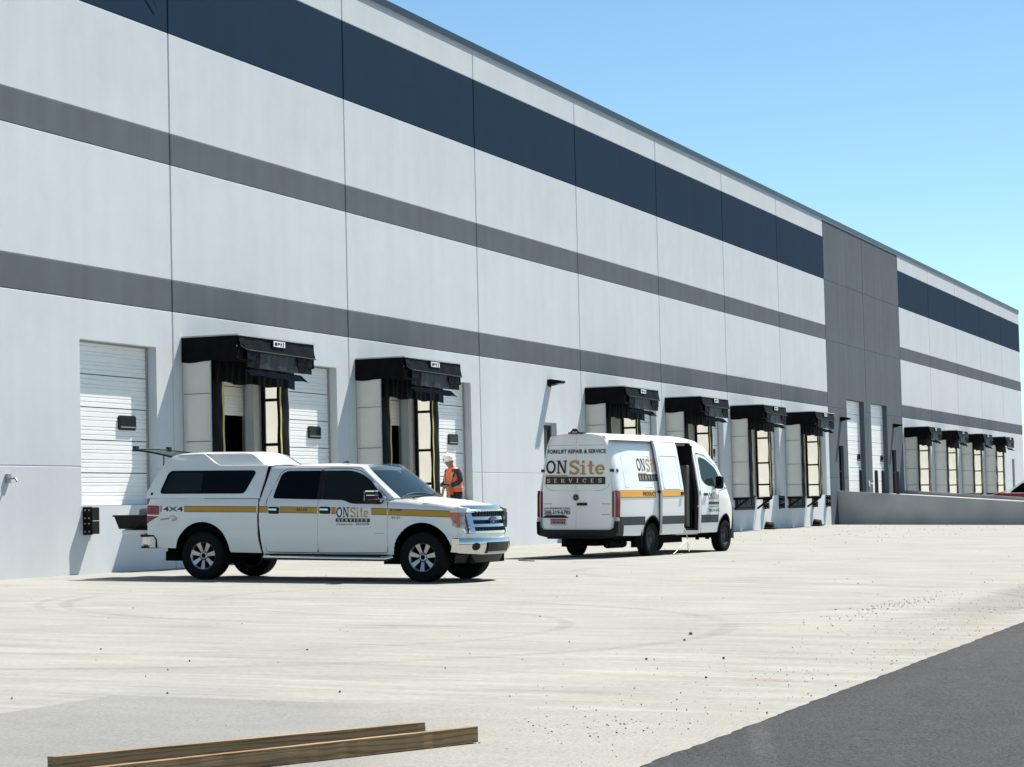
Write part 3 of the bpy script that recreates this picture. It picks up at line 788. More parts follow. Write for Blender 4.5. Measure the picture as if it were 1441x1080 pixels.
def skin(outline, fn, cell=0.12, lip=0.0, lipdir=(0, 1, 0), hole=None, mb=None, mi=0):
    """surface patch: 2-D outline cut into cells, each corner carried onto the surface by fn(u, v)"""
    mb = mb or MB()
    dense = []
    for i, p in enumerate(outline):
        q = outline[(i + 1) % len(outline)]; k = max(1, math.ceil(math.hypot(q[0] - p[0], q[1] - p[1]) / cell))
        dense += [(p[0] + (q[0] - p[0]) * t / k, p[1] + (q[1] - p[1]) * t / k) for t in range(k)]
    us = [p[0] for p in outline]; vs_ = [p[1] for p in outline]
    u0, u1, v0, v1 = min(us), max(us), min(vs_), max(vs_)
    nu, nv = max(1, math.ceil((u1 - u0) / cell)), max(1, math.ceil((v1 - v0) / cell))
    du, dv = (u1 - u0) / nu, (v1 - v0) / nv
    key, V, F = {}, [], []
    def idx(p):
        k = (round(p[0], 4), round(p[1], 4))
        if k not in key: key[k] = len(V); V.append(fn(*p))
        return key[k]
    for i in range(nu):
        col = clip_half(clip_half(outline, 0, u0 + i * du, 1), 0, u0 + (i + 1) * du, -1)
        if len(col) < 3: continue
        for j in range(nv):
            pc = clip_half(clip_half(col, 1, v0 + j * dv, 1), 1, v0 + (j + 1) * dv, -1)
            ids = []
            for p in pc:
                q = idx(p)
                if not ids or ids[-1] != q: ids.append(q)
            if len(ids) > 1 and ids[0] == ids[-1]: ids.pop()
            if len(ids) >= 3 and len(set(ids)) == len(ids): F.append(ids)
    mb.add(V, F, mi, True)
    if lip:
        d = Vector(lipdir) * lip; n = len(dense)
        A = [Vector(fn(*p)) for p in dense]
        vs = [tuple(a) for a in A] + [tuple(a + d) for a in A]
        mb.add(vs, [(i, (i + 1) % n, n + (i + 1) % n, n + i) for i in range(n)], mi)
    return mb

# ---- lettering: slab-serif strokes for the logo, the built-in font for the rest
def strip2(pts, t, closed=False):
    """polyline -> outline pairs"""
    n = len(pts); P = [Vector(p) for p in pts]; out = []
    for i in range(n):
        a = P[i - 1] if (i or closed) else P[i]; b = P[(i + 1) % n] if (i < n - 1 or closed) else P[i]
        d = (b - a).normalized(); nrm = Vector((-d.y, d.x)) * (t[i] if isinstance(t, list) else t) / 2
        out.append((tuple(P[i] + nrm), tuple(P[i] - nrm)))
    fs = []
    for i in range(n if closed else n - 1):
        j = (i + 1) % n; fs.append([out[i][0], out[i][1], out[j][1], out[j][0]])
    return fs
def rect2(x0, y0, x1, y1): return [[(x0, y0), (x1, y0), (x1, y1), (x0, y1)]]
def ell(cx, cy, rx, ry, a0, a1, n=24): return [(cx + rx * math.cos(R(a0 + (a1 - a0) * i / n)), cy + ry * math.sin(R(a0 + (a1 - a0) * i / n))) for i in range(n + 1)]
def glyph(ch, t=0.17, s=0.09):
    """polygons and advance width, cap height 1"""
    h = t / 2
    if ch == 'O': return [strip2(ell(0.46, 0.5, 0.46 - h, 0.5 - h * 0.8, 0, 360, 32)[:-1], t, True)], 0.98
    if ch == 'N':
        return [rect2(0.10, s, 0.10 + t * 0.7, 1 - s), rect2(0.74, s, 0.74 + t * 0.7, 1 - s), [[(0.10, 1), (0.30, 1), (0.86, 0), (0.68, 0)]],
                rect2(0.0, 0, 0.34, s), rect2(0.0, 1 - s, 0.2, 1), rect2(0.62, 1 - s, 0.98, 1)], 1.02
    if ch == 'S':
        p = ell(0.34, 0.735, 0.255, 0.19, 20, 270, 16) + ell(0.34, 0.275, 0.265, 0.20, 90, -160, 16)[1:]
        return [strip2(p, t * 0.95), rect2(0.55, 0.70, 0.64, 1.0), rect2(0.03, 0.0, 0.12, 0.30)], 0.70
    if ch == 'i': return [rect2(0.12, s, 0.12 + t, 0.68), rect2(0.0, 0, 0.40, s), rect2(0.0, 0.59, 0.12, 0.68), strip2(ell(0.2, 0.88, 0.05, 0.05, 0, 360, 10)[:-1], 0.1, True)], 0.45
    if ch == 't': return [rect2(0.12, 0.16, 0.12 + t, 0.95), rect2(0.0, 0.58, 0.42, 0.68), strip2([(0.205, 0.17), (0.23, 0.09), (0.30, 0.06), (0.43, 0.09)], [t, t * 0.9, t * 0.7, t * 0.6])], 0.47
    if ch == 'e': return [strip2(ell(0.30, 0.345, 0.24, 0.275, 0, 318, 24), t * 0.85), rect2(0.13, 0.30, 0.58, 0.39)], 0.64
    if ch == 'E': return [rect2(0.08, 0.0, 0.08 + t, 1), rect2(0.0, 0, 0.62, s * 1.3), rect2(0.0, 1 - s * 1.3, 0.60, 1), rect2(0.2, 0.45, 0.45, 0.56), rect2(0.53, s, 0.62, 0.28), rect2(0.51, 0.74, 0.60, 1 - s)], 0.70
    if ch == 'R': return [rect2(0.08, 0.0, 0.08 + t, 1), rect2(0.0, 0, 0.36, s), rect2(0.0, 1 - s, 0.2, 1), strip2([(0.2, 0.93), (0.42, 0.93)] + ell(0.42, 0.72, 0.17, 0.21, 90, -90, 10) + [(0.2, 0.51)], t * 0.85), [[(0.36, 0.5), (0.54, 0.5), (0.76, 0.0), (0.56, 0.0)]]], 0.76
    if ch == 'V': return [[[(0.05, 1), (0.24, 1), (0.46, 0.0), (0.32, 0.0)]], [[(0.60, 1), (0.74, 1), (0.46, 0), (0.34, 0)]], rect2(0, 1 - s, 0.30, 1.002), rect2(0.52, 1 - s, 0.80, 1.002)], 0.80
    if ch == 'I': return [rect2(0.12, s, 0.12 + t, 1 - s), rect2(0, 0, 0.41, s), rect2(0, 1 - s, 0.41, 1)], 0.46
    if ch == 'C': return [strip2(ell(0.42, 0.5, 0.34, 0.43, 42, 318, 22), t), rect2(0.62, 0.62, 0.70, 0.95)], 0.76
    return [], 0.4
def slab(text, u0, v0, height, width=None, gap=0.04, t=0.17, xs=1.0):
    """list of polygons in (u, v); fitted to width if given"""
    x = 0; polys = []
    for ch in text:
        g, adv = glyph(ch, t)
        for k, grp in enumerate(g):
            for q in grp: polys.append(([(x + a, b) for a, b in q], k))
        x += adv + gap
    tot = x - gap; sx = (width / tot) if width else height * xs
    return [([(u0 + a * sx, v0 + b * height) for a, b in q], k) for q, k in polys]
def font_mesh(text, u0, v0, height, width=None, bold=0.0, align='L'):
    cu = bpy.data.curves.new('lettering', 'FONT'); cu.body = text; cu.size = 1.0; cu.offset = bold
    ob = bpy.data.objects.new('lettering', cu); C.objects.link(ob)
    dg = bpy.context.evaluated_depsgraph_get(); me = ob.evaluated_get(dg).to_mesh()
    vs = [(v.co.x, v.co.y) for v in me.vertices]; fs = [list(p.vertices) for p in me.polygons]
    ob.evaluated_get(dg).to_mesh_clear(); bpy.data.objects.remove(ob); bpy.data.curves.remove(cu)
    x0, x1 = min(p[0] for p in vs), max(p[0] for p in vs); y1 = 0.70
    sx = width / (x1 - x0) if width else height / y1
    return [(u0 + (a - x0) * sx, v0 + b * height / y1) for a, b in vs], fs
def decal(name, parent, fn, items, mt):
    """items: ('poly', list) | ('font', (vs, fs)); fn(u, v, off) -> point"""
    mb = MB()
    for kind, d in items:
        if kind == 'poly':
            for q, k in d: mb.add([fn(a, b, 0.004 + 0.0006 * k) for a, b in q], [list(range(len(q)))])
        else:
            vs, fs = d; mb.add([fn(a, b, 0.0045) for a, b in vs], fs)
    return link(name, mesh_keep(mb, name, mt), parent)
def mesh_keep(mb, name, mt):
    me = bpy.data.meshes.new(name); me.from_pydata(mb.v, [], mb.f)
    for q in (mt if isinstance(mt, (list, tuple)) else [mt]): me.materials.append(q)
    me.polygons.foreach_set('material_index', mb.m); me.polygons.foreach_set('use_smooth', mb.s); me.update(); return me
def band(fn, u0, v0, u1, v1, w0, w1=None, mb=None, mi=0, off=0.003, n=14):
    """stripe from (u0,v0) to (u1,v1), heights w0..w1, subdivided"""
    mb = mb or MB(); w1 = w1 if w1 is not None else w0; vs = []
    for i in range(n + 1):
        t = i / n; u = u0 + (u1 - u0) * t; v = v0 + (v1 - v0) * t; w = w0 + (w1 - w0) * t
        vs += [fn(u, v, off), fn(u, v + w, off)]
    mb.add(vs, [(2 * i, 2 * i + 2, 2 * i + 3, 2 * i + 1) for i in range(n)], mi, True); return mb

# ---- wheels
def wheel_mesh(rad, wid, rim, spokes, style):
    """outer face towards -y"""
    ty = MB(); h = wid / 2
    prof = [(rim, -h * 0.86), (rim + 0.02, -h * 0.97), (rad * 0.84, -h), (rad * 0.94, -h * 0.96), (rad * 0.985, -h * 0.84), (rad - 0.012, -h * 0.6), (rad - 0.012, h * 0.6), (rad * 0.985, h * 0.84), (rad * 0.94, h * 0.96), (rad * 0.84, h), (rim, h * 0.86)]
    ty.lathe(prof, (0, 0, 0), 'y', 56)
    nb = 44
    for k in range(nb):      # tread blocks
        t = 2 * math.pi * (k + 0.5) / nb
        for (ya, yb, sh) in ((-0.98, -0.55, 0.0), (-0.48, -0.05, 0.5), (0.03, 0.46, 0.2), (0.54, 0.98, 0.7)):
            tt = t + sh * 2 * math.pi / nb; dt = 2 * math.pi / nb * 0.36; pts = []
            for rr in (rad - 0.02, rad):
                for a, y in ((-dt, ya), (dt, ya), (dt, yb), (-dt, yb)):
                    r_ = rr - (0.012 if abs(y) > 0.9 and rr == rad else 0.0)
                    pts.append((r_ * math.cos(tt + a), y * h, r_ * math.sin(tt + a)))
            ty.hexa(pts)
        if k % 2 == 0:
            pts = []
            for rr in (rad * 0.90, rad * 0.975):
                pts += [(rr * math.cos(t - 0.05), -h * (1.0 if rr < rad * 0.95 else 0.9) - 0.006, rr * math.sin(t - 0.05)), (rr * math.cos(t + 0.05), -h * (1.0 if rr < rad * 0.95 else 0.9) - 0.006, rr * math.sin(t + 0.05))]
            ty.add(pts, [(0, 1, 3, 2)])
    rm = MB()
    rm.lathe([(rim + 0.004, -h * 0.90), (rim + 0.006, -h * 0.83), (rim - 0.012, -h * 0.80), (rim - 0.03, -h * 0.55), (rim - 0.035, h * 0.8), (rim + 0.004, h * 0.9)], (0, 0, 0), 'y', 48, 0)
    rm.lathe([(rim - 0.02, h * 0.1), (0.05, h * 0.05), (0.001, h * 0.05)], (0, 0, 0), 'y', 32, 1)
    if style == 'alloy':
        for k in range(spokes):
            t = 2 * math.pi * k / spokes + 0.2; pts = []
            for rr, hw, y0, y1 in ((0.055, 0.030, -h * 0.62, -h * 0.40), (rim - 0.014, 0.056, -h * 0.82, -h * 0.55)):
                for y in (y1, y0):
                    for s in (-1, 1):
                        pts.append((rr * math.cos(t) - s * hw * (0.72 if y == y0 else 1) * math.sin(t), y, rr * math.sin(t) + s * hw * (0.72 if y == y0 else 1) * math.cos(t)))
            rm.add(pts, [(2, 3, 7, 6), (0, 2, 6, 4), (1, 5, 7, 3), (0, 4, 5, 1), (4, 6, 7, 5)], 0)
        rm.lathe([(0.085, -h * 0.36), (0.08, -h * 0.64), (0.055, -h * 0.70), (0.001, -h * 0.71)], (0, 0, 0), 'y', 24, 0)
        rm.lathe([(0.04, -h * 0.705), (0.036, -h * 0.74), (0.001, -h * 0.745)], (0, 0, 0), 'y', 20, 1)
        for k in range(6):
            t = 2 * math.pi * k / 6; rm.lathe([(0.011, -h * 0.6), (0.009, -h * 0.70), (0.001, -h * 0.70)], (0.063 * math.cos(t), 0, 0.063 * math.sin(t)), 'y', 8, 1)
    else:
        rm.m = [2] * len(rm.m)
        rm.lathe([(rim - 0.02, -h * 0.45), (rim - 0.06, -h * 0.52), (0.10, -h * 0.30), (0.095, -h * 0.55), (0.05, -h * 0.62), (0.001, -h * 0.62)], (0, 0, 0), 'y', 32, 2)
        for k in range(10):
            t = 2 * math.pi * k / 10; rm.lathe([(0.018, -h * 0.40), (0.016, -h * 0.405 - 0.004)], (0.135 * math.cos(t), 0, 0.135 * math.sin(t)), 'y', 8, 1)
    return ty.mesh('tyre', TYRE), rm.mesh('rim', [ALLOY, BODYDARK, mat('grey_steel_wheel', (0.028, 0.029, 0.031), 0.5, 0.0, spec=0.3)])
def add_wheels(root, tm, rmm, spots):
    for (x, y, z, flip) in spots:
        w = empty('wheel', (x, y, z), math.pi if flip else 0.0); w.parent = root
        link('tyre', tm, w); link('rim', rmm, w)
def place(root, x, y, th):
    c, s = math.cos(th), math.sin(th)
    F = Vector((c, s, -0.0011 * c + 0.022 * s)).normalized(); L_ = Vector((-s, c, 0.0011 * s + 0.022 * c)).normalized()
    U = F.cross(L_); L_ = U.cross(F); M_ = Matrix.Identity(4)
    for i in range(3): M_[i][0], M_[i][1], M_[i][2] = F[i], L_[i], U[i]
    M_.translation = Vector((x, y, gz(x, y))); root.matrix_world = M_
def interp(tab, x):
    if x <= tab[0][0]: return tab[0][1]
    for (a, b), (c, d) in zip(tab, tab[1:]):
        if x <= c:
            t = (x - a) / (c - a); t = t * t * (3 - 2 * t) * 0.35 + t * 0.65
            return b + (d - b) * t
    return tab[-1][1]

# ================================================================== pickup
truck = empty('pickup_truck')
tag(truck, 'white crew-cab pickup truck with bed cap, gold side stripe and raised rear hatch', 'pickup truck')
TW = [(0.40, 0.94), (0.48, 0.965), (0.60, 0.985), (0.70, 1.0), (0.74, 0.994), (0.78, 0.990), (1.0, 0.998), (1.16, 1.0), (1.26, 0.99), (1.33, 0.965), (1.36, 0.945), (1.45, 0.915), (1.80, 0.80), (1.86, 0.765), (1.90, 0.70)]
def tw(x, z):
    w = interp(TW, z)
    if x > 2.1: w -= 0.16 * ((x - 2.1) / 0.72) ** 2.2
    if x < -2.92: w -= 0.05 * min(1, (-2.92 - x) / 0.13) ** 2
    # fender shoulder rolls in towards the bonnet
    if x > 1.2:
        zh = hoodz(x) ; u = (z - (zh - 0.10)) / 0.10
        if u > 0: w -= 0.07 * (1 - math.sqrt(max(0, 1 - min(1, u) ** 2)))
    # wheel arch lips
    for cx in (-1.985, 2.0):
        d = math.hypot(x - cx, z - 0.45)
        if d < 0.62: w += 0.016 * max(0, 1 - abs(d - 0.51) / 0.09)
    return w
def hoodz(x): return interp([(1.2, 1.355), (1.6, 1.315), (2.2, 1.255), (2.6, 1.205), (2.80, 1.165)], x)
def TR(x, z, off=0.0): return (x, -tw(x, z) - off, z)
def TL(x, z, off=0.0): return (x, tw(x, z) + off, z)
def both(name, outline, mt, cell=0.12, lip=0.025, off=0.0, kids=None):
    objs = []
    for f, d in ((TR, 1), (TL, -1)):
        objs.append(skin(outline, lambda u, v: f(u, v, off), cell, lip, (0, d, 0)).build(name, mt, truck))
    return objs
G = 0.006
archR = arc(-1.985, 0.45, 0.50, 0, 180, 18); archF = arc(2.0, 0.45, 0.50, 0, 180, 18)
# bed side
bed_out = [(-3.06, 0.53), (-2.49, 0.52)] + arc(-1.985, 0.45, 0.51, 172, 5, 20) + [(-1.46, 0.46), (-0.90 , 0.45), (-0.955, 0.75), (-0.965, 1.0), (-0.96, 1.335), (-3.02, 1.345), (-3.06, 1.20)]
beds = both('bed_side', bed_out, PAINT, 0.09)
# cab: side shell around doors (B/C pillars, sill) sits 4 mm inside the doors
cab_out = [(-0.865, 0.44), (1.40, 0.44), (1.40, 1.33), (1.30, 1.42), (0.92, 1.78), (0.80, 1.86), (-0.72, 1.885), (-0.815, 1.86), (-0.865, 1.60), (-0.91, 1.40), (-0.93, 1.30), (-0.93, 0.90)]
both('cab_shell', cab_out, PAINT, 0.09, 0.02, -0.006)
# doors
rd = [(-0.80, 0.47), (0.14, 0.46), (0.14, 1.83), (-0.50, 1.83), (-0.62, 1.76), (-0.76, 1.42), (-0.80, 1.30)]
fd = [(0.152, 0.46), (1.385, 0.47), (1.395, 1.26), (1.33, 1.36), (1.02, 1.68), (0.84, 1.79), (0.66, 1.83), (0.152, 1.83)]
rdo = both('rear_door', rounded(rd, 0.05), PAINT, 0.09); fdo = both('front_door', rounded(fd, [0.03, 0.05, 0.03, 0.03, 0.1, 0.1, 0.08, 0.03]), PAINT, 0.09)
rw = rounded([(-0.70, 1.345), (0.11, 1.325), (0.11, 1.795), (-0.50, 1.795), (-0.60, 1.74)], [0.06, 0.02, 0.02, 0.06, 0.06])
fw_ = rounded([(0.21, 1.325), (0.60, 1.315), (0.76, 1.255), (1.29, 1.25), (1.325, 1.30), (1.04, 1.64), (0.86, 1.745), (0.66, 1.795), (0.21, 1.795)], [0.02, 0.05, 0.06, 0.04, 0.05, 0.08, 0.1, 0.06, 0.02])
for (f, d, dr, df) in ((TR, 1, rdo[0], fdo[0]), (TL, -1, rdo[1], fdo[1])):
    skin(rw, lambda u, v: f(u, v, 0.005), 0.1, 0.01, (0, d, 0)).build('window', TINT, dr)
    skin(fw_, lambda u, v: f(u, v, 0.005), 0.1, 0.01, (0, d, 0)).build('window', CABGLASS, df)
    skin([(0.112, 1.325), (0.208, 1.325), (0.208, 1.797), (0.112, 1.797)], lambda u, v: f(u, v, 0.0048), 0.1).build('door_pillar', BLACKP, df)
    for dd, xa in ((dr, -0.70), (df, 0.235)):
        mb = MB(); hx = xa
        skin(rounded([(hx - 0.055, 1.095), (hx + 0.145, 1.09), (hx + 0.145, 1.205), (hx - 0.055, 1.21)], 0.03), lambda u, v: f(u, v, 0.004), 0.1, 0.01, (0, d, 0), None, mb, 0)
        s = -d
        skin(rounded([(hx - 0.03, 1.152), (hx + 0.12, 1.148), (hx + 0.12, 1.176), (hx - 0.03, 1.18)], 0.01), lambda u, v: f(u, v, 0.045), 0.05, 0.03, (0, d, 0), None, mb, 1)
        mb.build('door_handle', [BLACKP, CHROME], dd)
    # mirror: two-tone housing on an arm
    mb = MB(); s = -d; y0 = s * (tw(1.2, 1.33)); y1 = s * 1.21
    mb.box((1.08, min(y0 + s * 0.07, y1), 1.27), (1.26, max(y0 + s * 0.07, y1), 1.47), 0, 0.035)
    mb.box((1.14, min(y0 - s * 0.02, y0 + s * 0.1), 1.27), (1.24, max(y0 - s * 0.02, y0 + s * 0.1), 1.33), 0, 0.01)
    mb.box((1.10, min(y0 + s * 0.08, y1 + s * 0.004), 1.443), (1.262, max(y0 + s * 0.08, y1 + s * 0.004), 1.474), 1, 0.008)
    mb.box((1.12, min(y0 + s * 0.09, y1 + s * 0.006), 1.385), (1.268, max(y0 + s * 0.09, y1 + s * 0.006), 1.40), 1, 0.004)
    mb.box((1.15, min(y0 + s * 0.10, y1 + s * 0.007), 1.315), (1.266, max(y0 + s * 0.10, y1 + s * 0.007), 1.335), 2, 0.004)
    mb.box((1.070, min(y0 + s * 0.09, y1 - s * 0.02), 1.30), (1.079, max(y0 + s * 0.09, y1 - s * 0.02), 1.45), 3)
    mb.build('wing_mirror', [BLACKP, CHROME, mat('dull_red_lens', (0.16, 0.03, 0.02), 0.2), CLEAR], truck)
# shut lines round the doors: shade in the gaps drawn as black strips
for f in (TR, TL):
    for o_ in (rounded(rd, 0.05), rounded(fd, [0.03, 0.05, 0.03, 0.03, 0.1, 0.1, 0.08, 0.03])):
        mb = MB()
        for q in strip2(o_, 0.009, True): mb.add([f(a, b, 0.0018) for a, b in q], [(0, 1, 2, 3)])
        mb.build('door_seal_gap_shade', BLACKP, truck)
# front fender
fe = [(1.405, 0.44), (1.495, 0.44)] + arc(2.0, 0.45, 0.505, 178, 16, 20) + [(2.505, 0.66), (2.62, 0.68), (2.70, 0.80), (2.68, 0.845), (2.64, 0.86), (2.555, 0.88), (2.43, 1.115), (2.70, 1.11), (2.72, 1.165), (2.55, hoodz(2.55) - 0.004), (2.2, hoodz(2.2) - 0.004), (1.8, hoodz(1.8) - 0.004), (1.5, hoodz(1.5) - 0.004), (1.42, 1.34), (1.405, 1.25)]
fens = both('front_fender', fe, PAINT, 0.07)
for s in (-1, 1):      # inner arches
    for cx in (-1.985, 2.0):
        mb = MB(); vs = []; pa = arc(cx, 0.45, 0.505, -8, 188, 24)
        for (x, z) in pa: vs += [(x, s * (tw(x, z) - 0.004), z), (x, s * 0.53, z)]
        mb.add(vs, [(2 * i, 2 * i + 2, 2 * i + 3, 2 * i + 1) for i in range(len(pa) - 1)], 0, True)
        mb.build('wheel_well', BODYDARK, truck)
# bonnet
def hood_fn(u, v):    # u = x, v = y
    xe = u + 0.0; e = abs(v) / 0.88
    z = hoodz(u) + 0.035 * (1 - e ** 2) + 0.028 * max(0, 1 - ((abs(v) - 0.0) / 0.5) ** 4) * min(1, max(0, (2.75 - u) / 0.5))
    z -= 0.05 * max(0, (u - 2.62) / 0.16) ** 2
    return (u - 0.13 * e ** 2.4 * max(0, (u - 1.9) / 0.9), v, z + 0.004)
def fwid(u): return tw(u, hoodz(u) - 0.02) - 0.055
hd = [(x, -fwid(x)) for x in lin(1.42, 2.78, 14)] + [(x, fwid(x)) for x in lin(2.78, 1.42, 14)]
skin(hd, hood_fn, 0.08, 0.03, (0, 0, -1)).build('bonnet', PAINT, truck)
mb = MB()                                # fender tops closing the gap to the bonnet
for s in (-1, 1):
    vs = []
    for x in lin(1.40, 2.74, 20):
        vs += [(x, s * (tw(x, hoodz(x) - 0.004)), hoodz(x) - 0.004), (x, s * (fwid(x) - 0.03), hoodz(x) - 0.0)]
    mb.add(vs, [(2 * i, 2 * i + 2, 2 * i + 3, 2 * i + 1) for i in range(19)], 0, True)
mb.build('fender_top', PAINT, truck)
# roof
def roofz(x): return interp([(-0.82, 1.885), (-0.4, 1.925), (0.1, 1.935), (0.6, 1.915), (0.86, 1.875), (1.0, 1.83)], x)
def roof_fn(u, v):
    e = abs(v) / 0.77; z = roofz(u) - 0.012 - 0.075 * e ** 4
    return (u + (0.10 * (1 - e * e) if u > 0.6 else 0) * min(1, max(0, (u - 0.6) / 0.2)), v, z)
ro = [(x, -0.765) for x in lin(-0.82, 0.84, 10)] + [(x, 0.765) for x in lin(0.84, -0.82, 10)]
skin(ro, roof_fn, 0.1, 0.06, (0, 0, -1)).build('roof', PAINT, truck)
mb = MB()                    # cab back wall and A-pillars
mb.add([(-0.815, -0.74, 1.87), (-0.815, 0.74, 1.87), (-0.89, 0.90, 1.35), (-0.87, -0.90, 1.35), (-0.87, 0.90, 0.5), (-0.87, -0.90, 0.5)], [(0, 1, 2, 3), (3, 2, 4, 5)], 1)  # back wall coloured black to give the shade in the cap gap
for s in (-1, 1):
    a0, a1 = (0.84, s * 0.785, 1.855), (1.47, s * 0.905, 1.345)
    b0, b1 = (0.90, s * 0.72, 1.875), (1.56, s * 0.84, 1.345)
    mb.add([a0, a1, b1, b0], [(0, 1, 2, 3)], 0)
    c0, c1 = (0.80, s * 0.79, 1.84), (1.40, s * 0.92, 1.33); mb.add([a0, a1, c1, c0], [(0, 1, 2, 3)], 0)
mb.build('cab_pillars', [PAINT, BLACKP], truck)
# windscreen
def ws_fn(u, v):     # u = y, v = 0 bottom .. 1 top
    e = abs(u) / 0.84; w = 0.84 + (0.72 - 0.84) * v
    y = u / 0.84 * w; x0 = 1.56 + 0.20 * (1 - e * e); x1 = 0.90 + 0.14 * (1 - e * e)
    return (x0 + (x1 - x0) * v, y, 1.35 + (1.878 + 0.03 * (1 - e * e) - 1.35) * v + 0.015 * math.sin(v * math.pi))
wsd = rounded([(-0.835, 0.0), (0.835, 0.0), (0.835, 1.0), (-0.835, 1.0)], 0.04)
skin(wsd, ws_fn, 0.12).build('windscreen', WGLASS, truck)
mb = MB()
for y0, y1 in ((-0.72, -0.05), (0.0, 0.66)):
    pts = [ws_fn(y, 0.05 + 0.06 * math.sin((y - y0) / (y1 - y0) * math.pi)) for y in lin(y0, y1, 8)]
    mb.tube([(p[0] + 0.015, p[1], p[2] + 0.015) for p in pts], 0.011, 5)
mb.add([(1.44, -0.86, 1.352), (1.68, -0.5, 1.375), (1.79, 0.0, 1.385), (1.68, 0.5, 1.375), (1.44, 0.86, 1.352), (1.58, 0.83, 1.346), (1.78, 0.0, 1.375), (1.58, -0.83, 1.346)], [(0, 1, 7), (1, 2, 6, 7), (2, 3, 5, 6), (3, 4, 5)])
mb.build('wipers', BLACKP, truck)
mb = MB()                    # cab interior seen through the screen
mb.box((1.05, -0.8, 1.08), (1.55, 0.8, 1.33), 1, 0.05); mb.box((0.35, -0.72, 0.9), (0.6, -0.18, 1.62), 0, 0.06); mb.box((0.35, 0.18, 0.9), (0.6, 0.72, 1.62), 0, 0.06)
mb.box((0.38, -0.57, 1.6), (0.5, -0.33, 1.78), 0, 0.04); mb.box((0.38, 0.33, 1.6), (0.5, 0.57, 1.78), 0, 0.04); mb.box((-0.8, -0.75, 0.55), (1.3, 0.75, 0.9), 0)
mb.build('cab_interior', [SEATG, mat('grey_dashboard', (0.22, 0.23, 0.24), 0.7)], truck)
mb = MB(); mb.prism([(0.30, 1.93), (0.42, 1.955), (0.46, 1.925)], 'y', -0.43, -0.37); mb.build('roof_antenna', BLACKP, truck)
mb = MB(); mb.prism([(1.70, 1.335), (1.73, 1.365), (1.78, 1.335)], 'y', -0.72, -0.67); mb.build('washer_nozzle', BLACKP, truck)
# lower body, frame
mb = MB()
mb.box((-2.9, -0.55, 0.40), (2.45, 0.55, 0.62)); mb.box((-1.45, -0.86, 0.48), (1.45, 0.86, 0.9)); mb.box((-3.0, -0.88, 0.62), (-2.5, 0.88, 0.70)); mb.box((1.1, -0.5, 0.27), (1.6, -0.2, 0.42))
mb.tube([(-1.985, -0.75, 0.40), (-1.985, 0.75, 0.40)], 0.06, 8); mb.tube([(2.0, -0.75, 0.40), (2.0, 0.75, 0.40)], 0.05, 8); mb.lathe([(0.001, -0.15), (0.15, -0.1), (0.15, 0.1), (0.001, 0.15)], (-1.985, 0.0, 0.38), 'y', 12)
mb.box((-2.85, -0.7, 0.30), (-2.52, -0.3, 0.46)); mb.box((2.40, -0.72, 0.30), (2.72, 0.72, 0.50))
mb.box((1.46, -0.54, 0.5), (2.6, 0.54, 1.15)); mb.box((-2.98, -0.54, 0.62), (-1.3, 0.54, 0.79)); mb.build('underbody', BODYDARK, truck)
mb = MB(); mb.add([TR(2.49, 0.46), TR(2.52, 0.66), (2.5, -0.5, 0.66), (2.5, -0.5, 0.46)], [(0, 1, 2, 3)]); mb.build('splash_guard', BODYDARK, truck)
# side step
for s in (-1, 1):
    mb = MB(); mb.tube([(-0.84, s * 0.95, 0.40), (-0.80, s * 1.03, 0.385), (1.38, s * 1.03, 0.375), (1.45, s * 0.95, 0.40)], 0.042, 10)
    for x in (-0.5, 0.3, 1.1): mb.box((x, min(s * 0.6, s * 1.02), 0.37), (x + 0.06, max(s * 0.6, s * 1.02), 0.40), 1)
    mb.box((-0.7, min(s * 0.99, s * 1.065), 0.418), (1.3, max(s * 0.99, s * 1.065), 0.426), 1)
    mb.build('side_step', [CHROME, BLACKP], truck)
# front end -- plan curves
def gx(y): return 2.815 - 0.25 * (abs(y) / 0.95) ** 2.6
def bx(y): return 2.93 - 0.30 * (abs(y) / 0.97) ** 3.0
def front_fn(off): return lambda u, v: (gx(u) - 0.10 * max(0, (v - 0.8) / 0.4) + off, u, v)
mb = skin(rounded([(-0.70, 0.785), (0.70, 0.785), (0.74, 1.215), (-0.74, 1.215)], 0.06), front_fn(0.0), 0.08, 0.05, (-1, 0, 0))
mb.build('grille_backing', BLACKP, truck)
def bar(name, o1, off, mt, lip=0.05): return skin(o1, front_fn(off), 0.06, lip, (-1, 0, 0)).build(name, mt, truck)
bar('grille_frame', [(-0.76, 1.160), (0.76, 1.160), (0.75, 1.225), (-0.75, 1.225)], 0.055, CHROME, 0.08)
for s in (-1, 1):
    bar('grille_frame', rounded([(s * 0.64, 0.775), (s * 0.745, 0.775), (s * 0.765, 1.134), (s * 0.645, 1.134)], 0.01), 0.055, CHROME, 0.08)
bar('grille_frame', [(-0.64, 0.775), (0.64, 0.775), (0.64, 0.815), (-0.64, 0.815)], 0.05, CHROME, 0.08)
for za, zb in ((0.99, 1.045), (0.88, 0.925)): bar('grille_bar', [(-0.638, za), (0.638, za), (0.638, zb), (-0.638, zb)], 0.045, CHROME, 0.05)
mb = MB()
for q in range(15):
    y = -0.60 + q * 0.0857
    for za, zb in ((0.82, 0.87), (0.94, 0.98), (1.06, 1.13)):
        x = gx(y) + 0.01; mb.box((x, y - 0.006, za), (x + 0.02, y + 0.006, zb))
mb.build('grille_mesh', PLAS, truck)
mb = MB(); n = 24
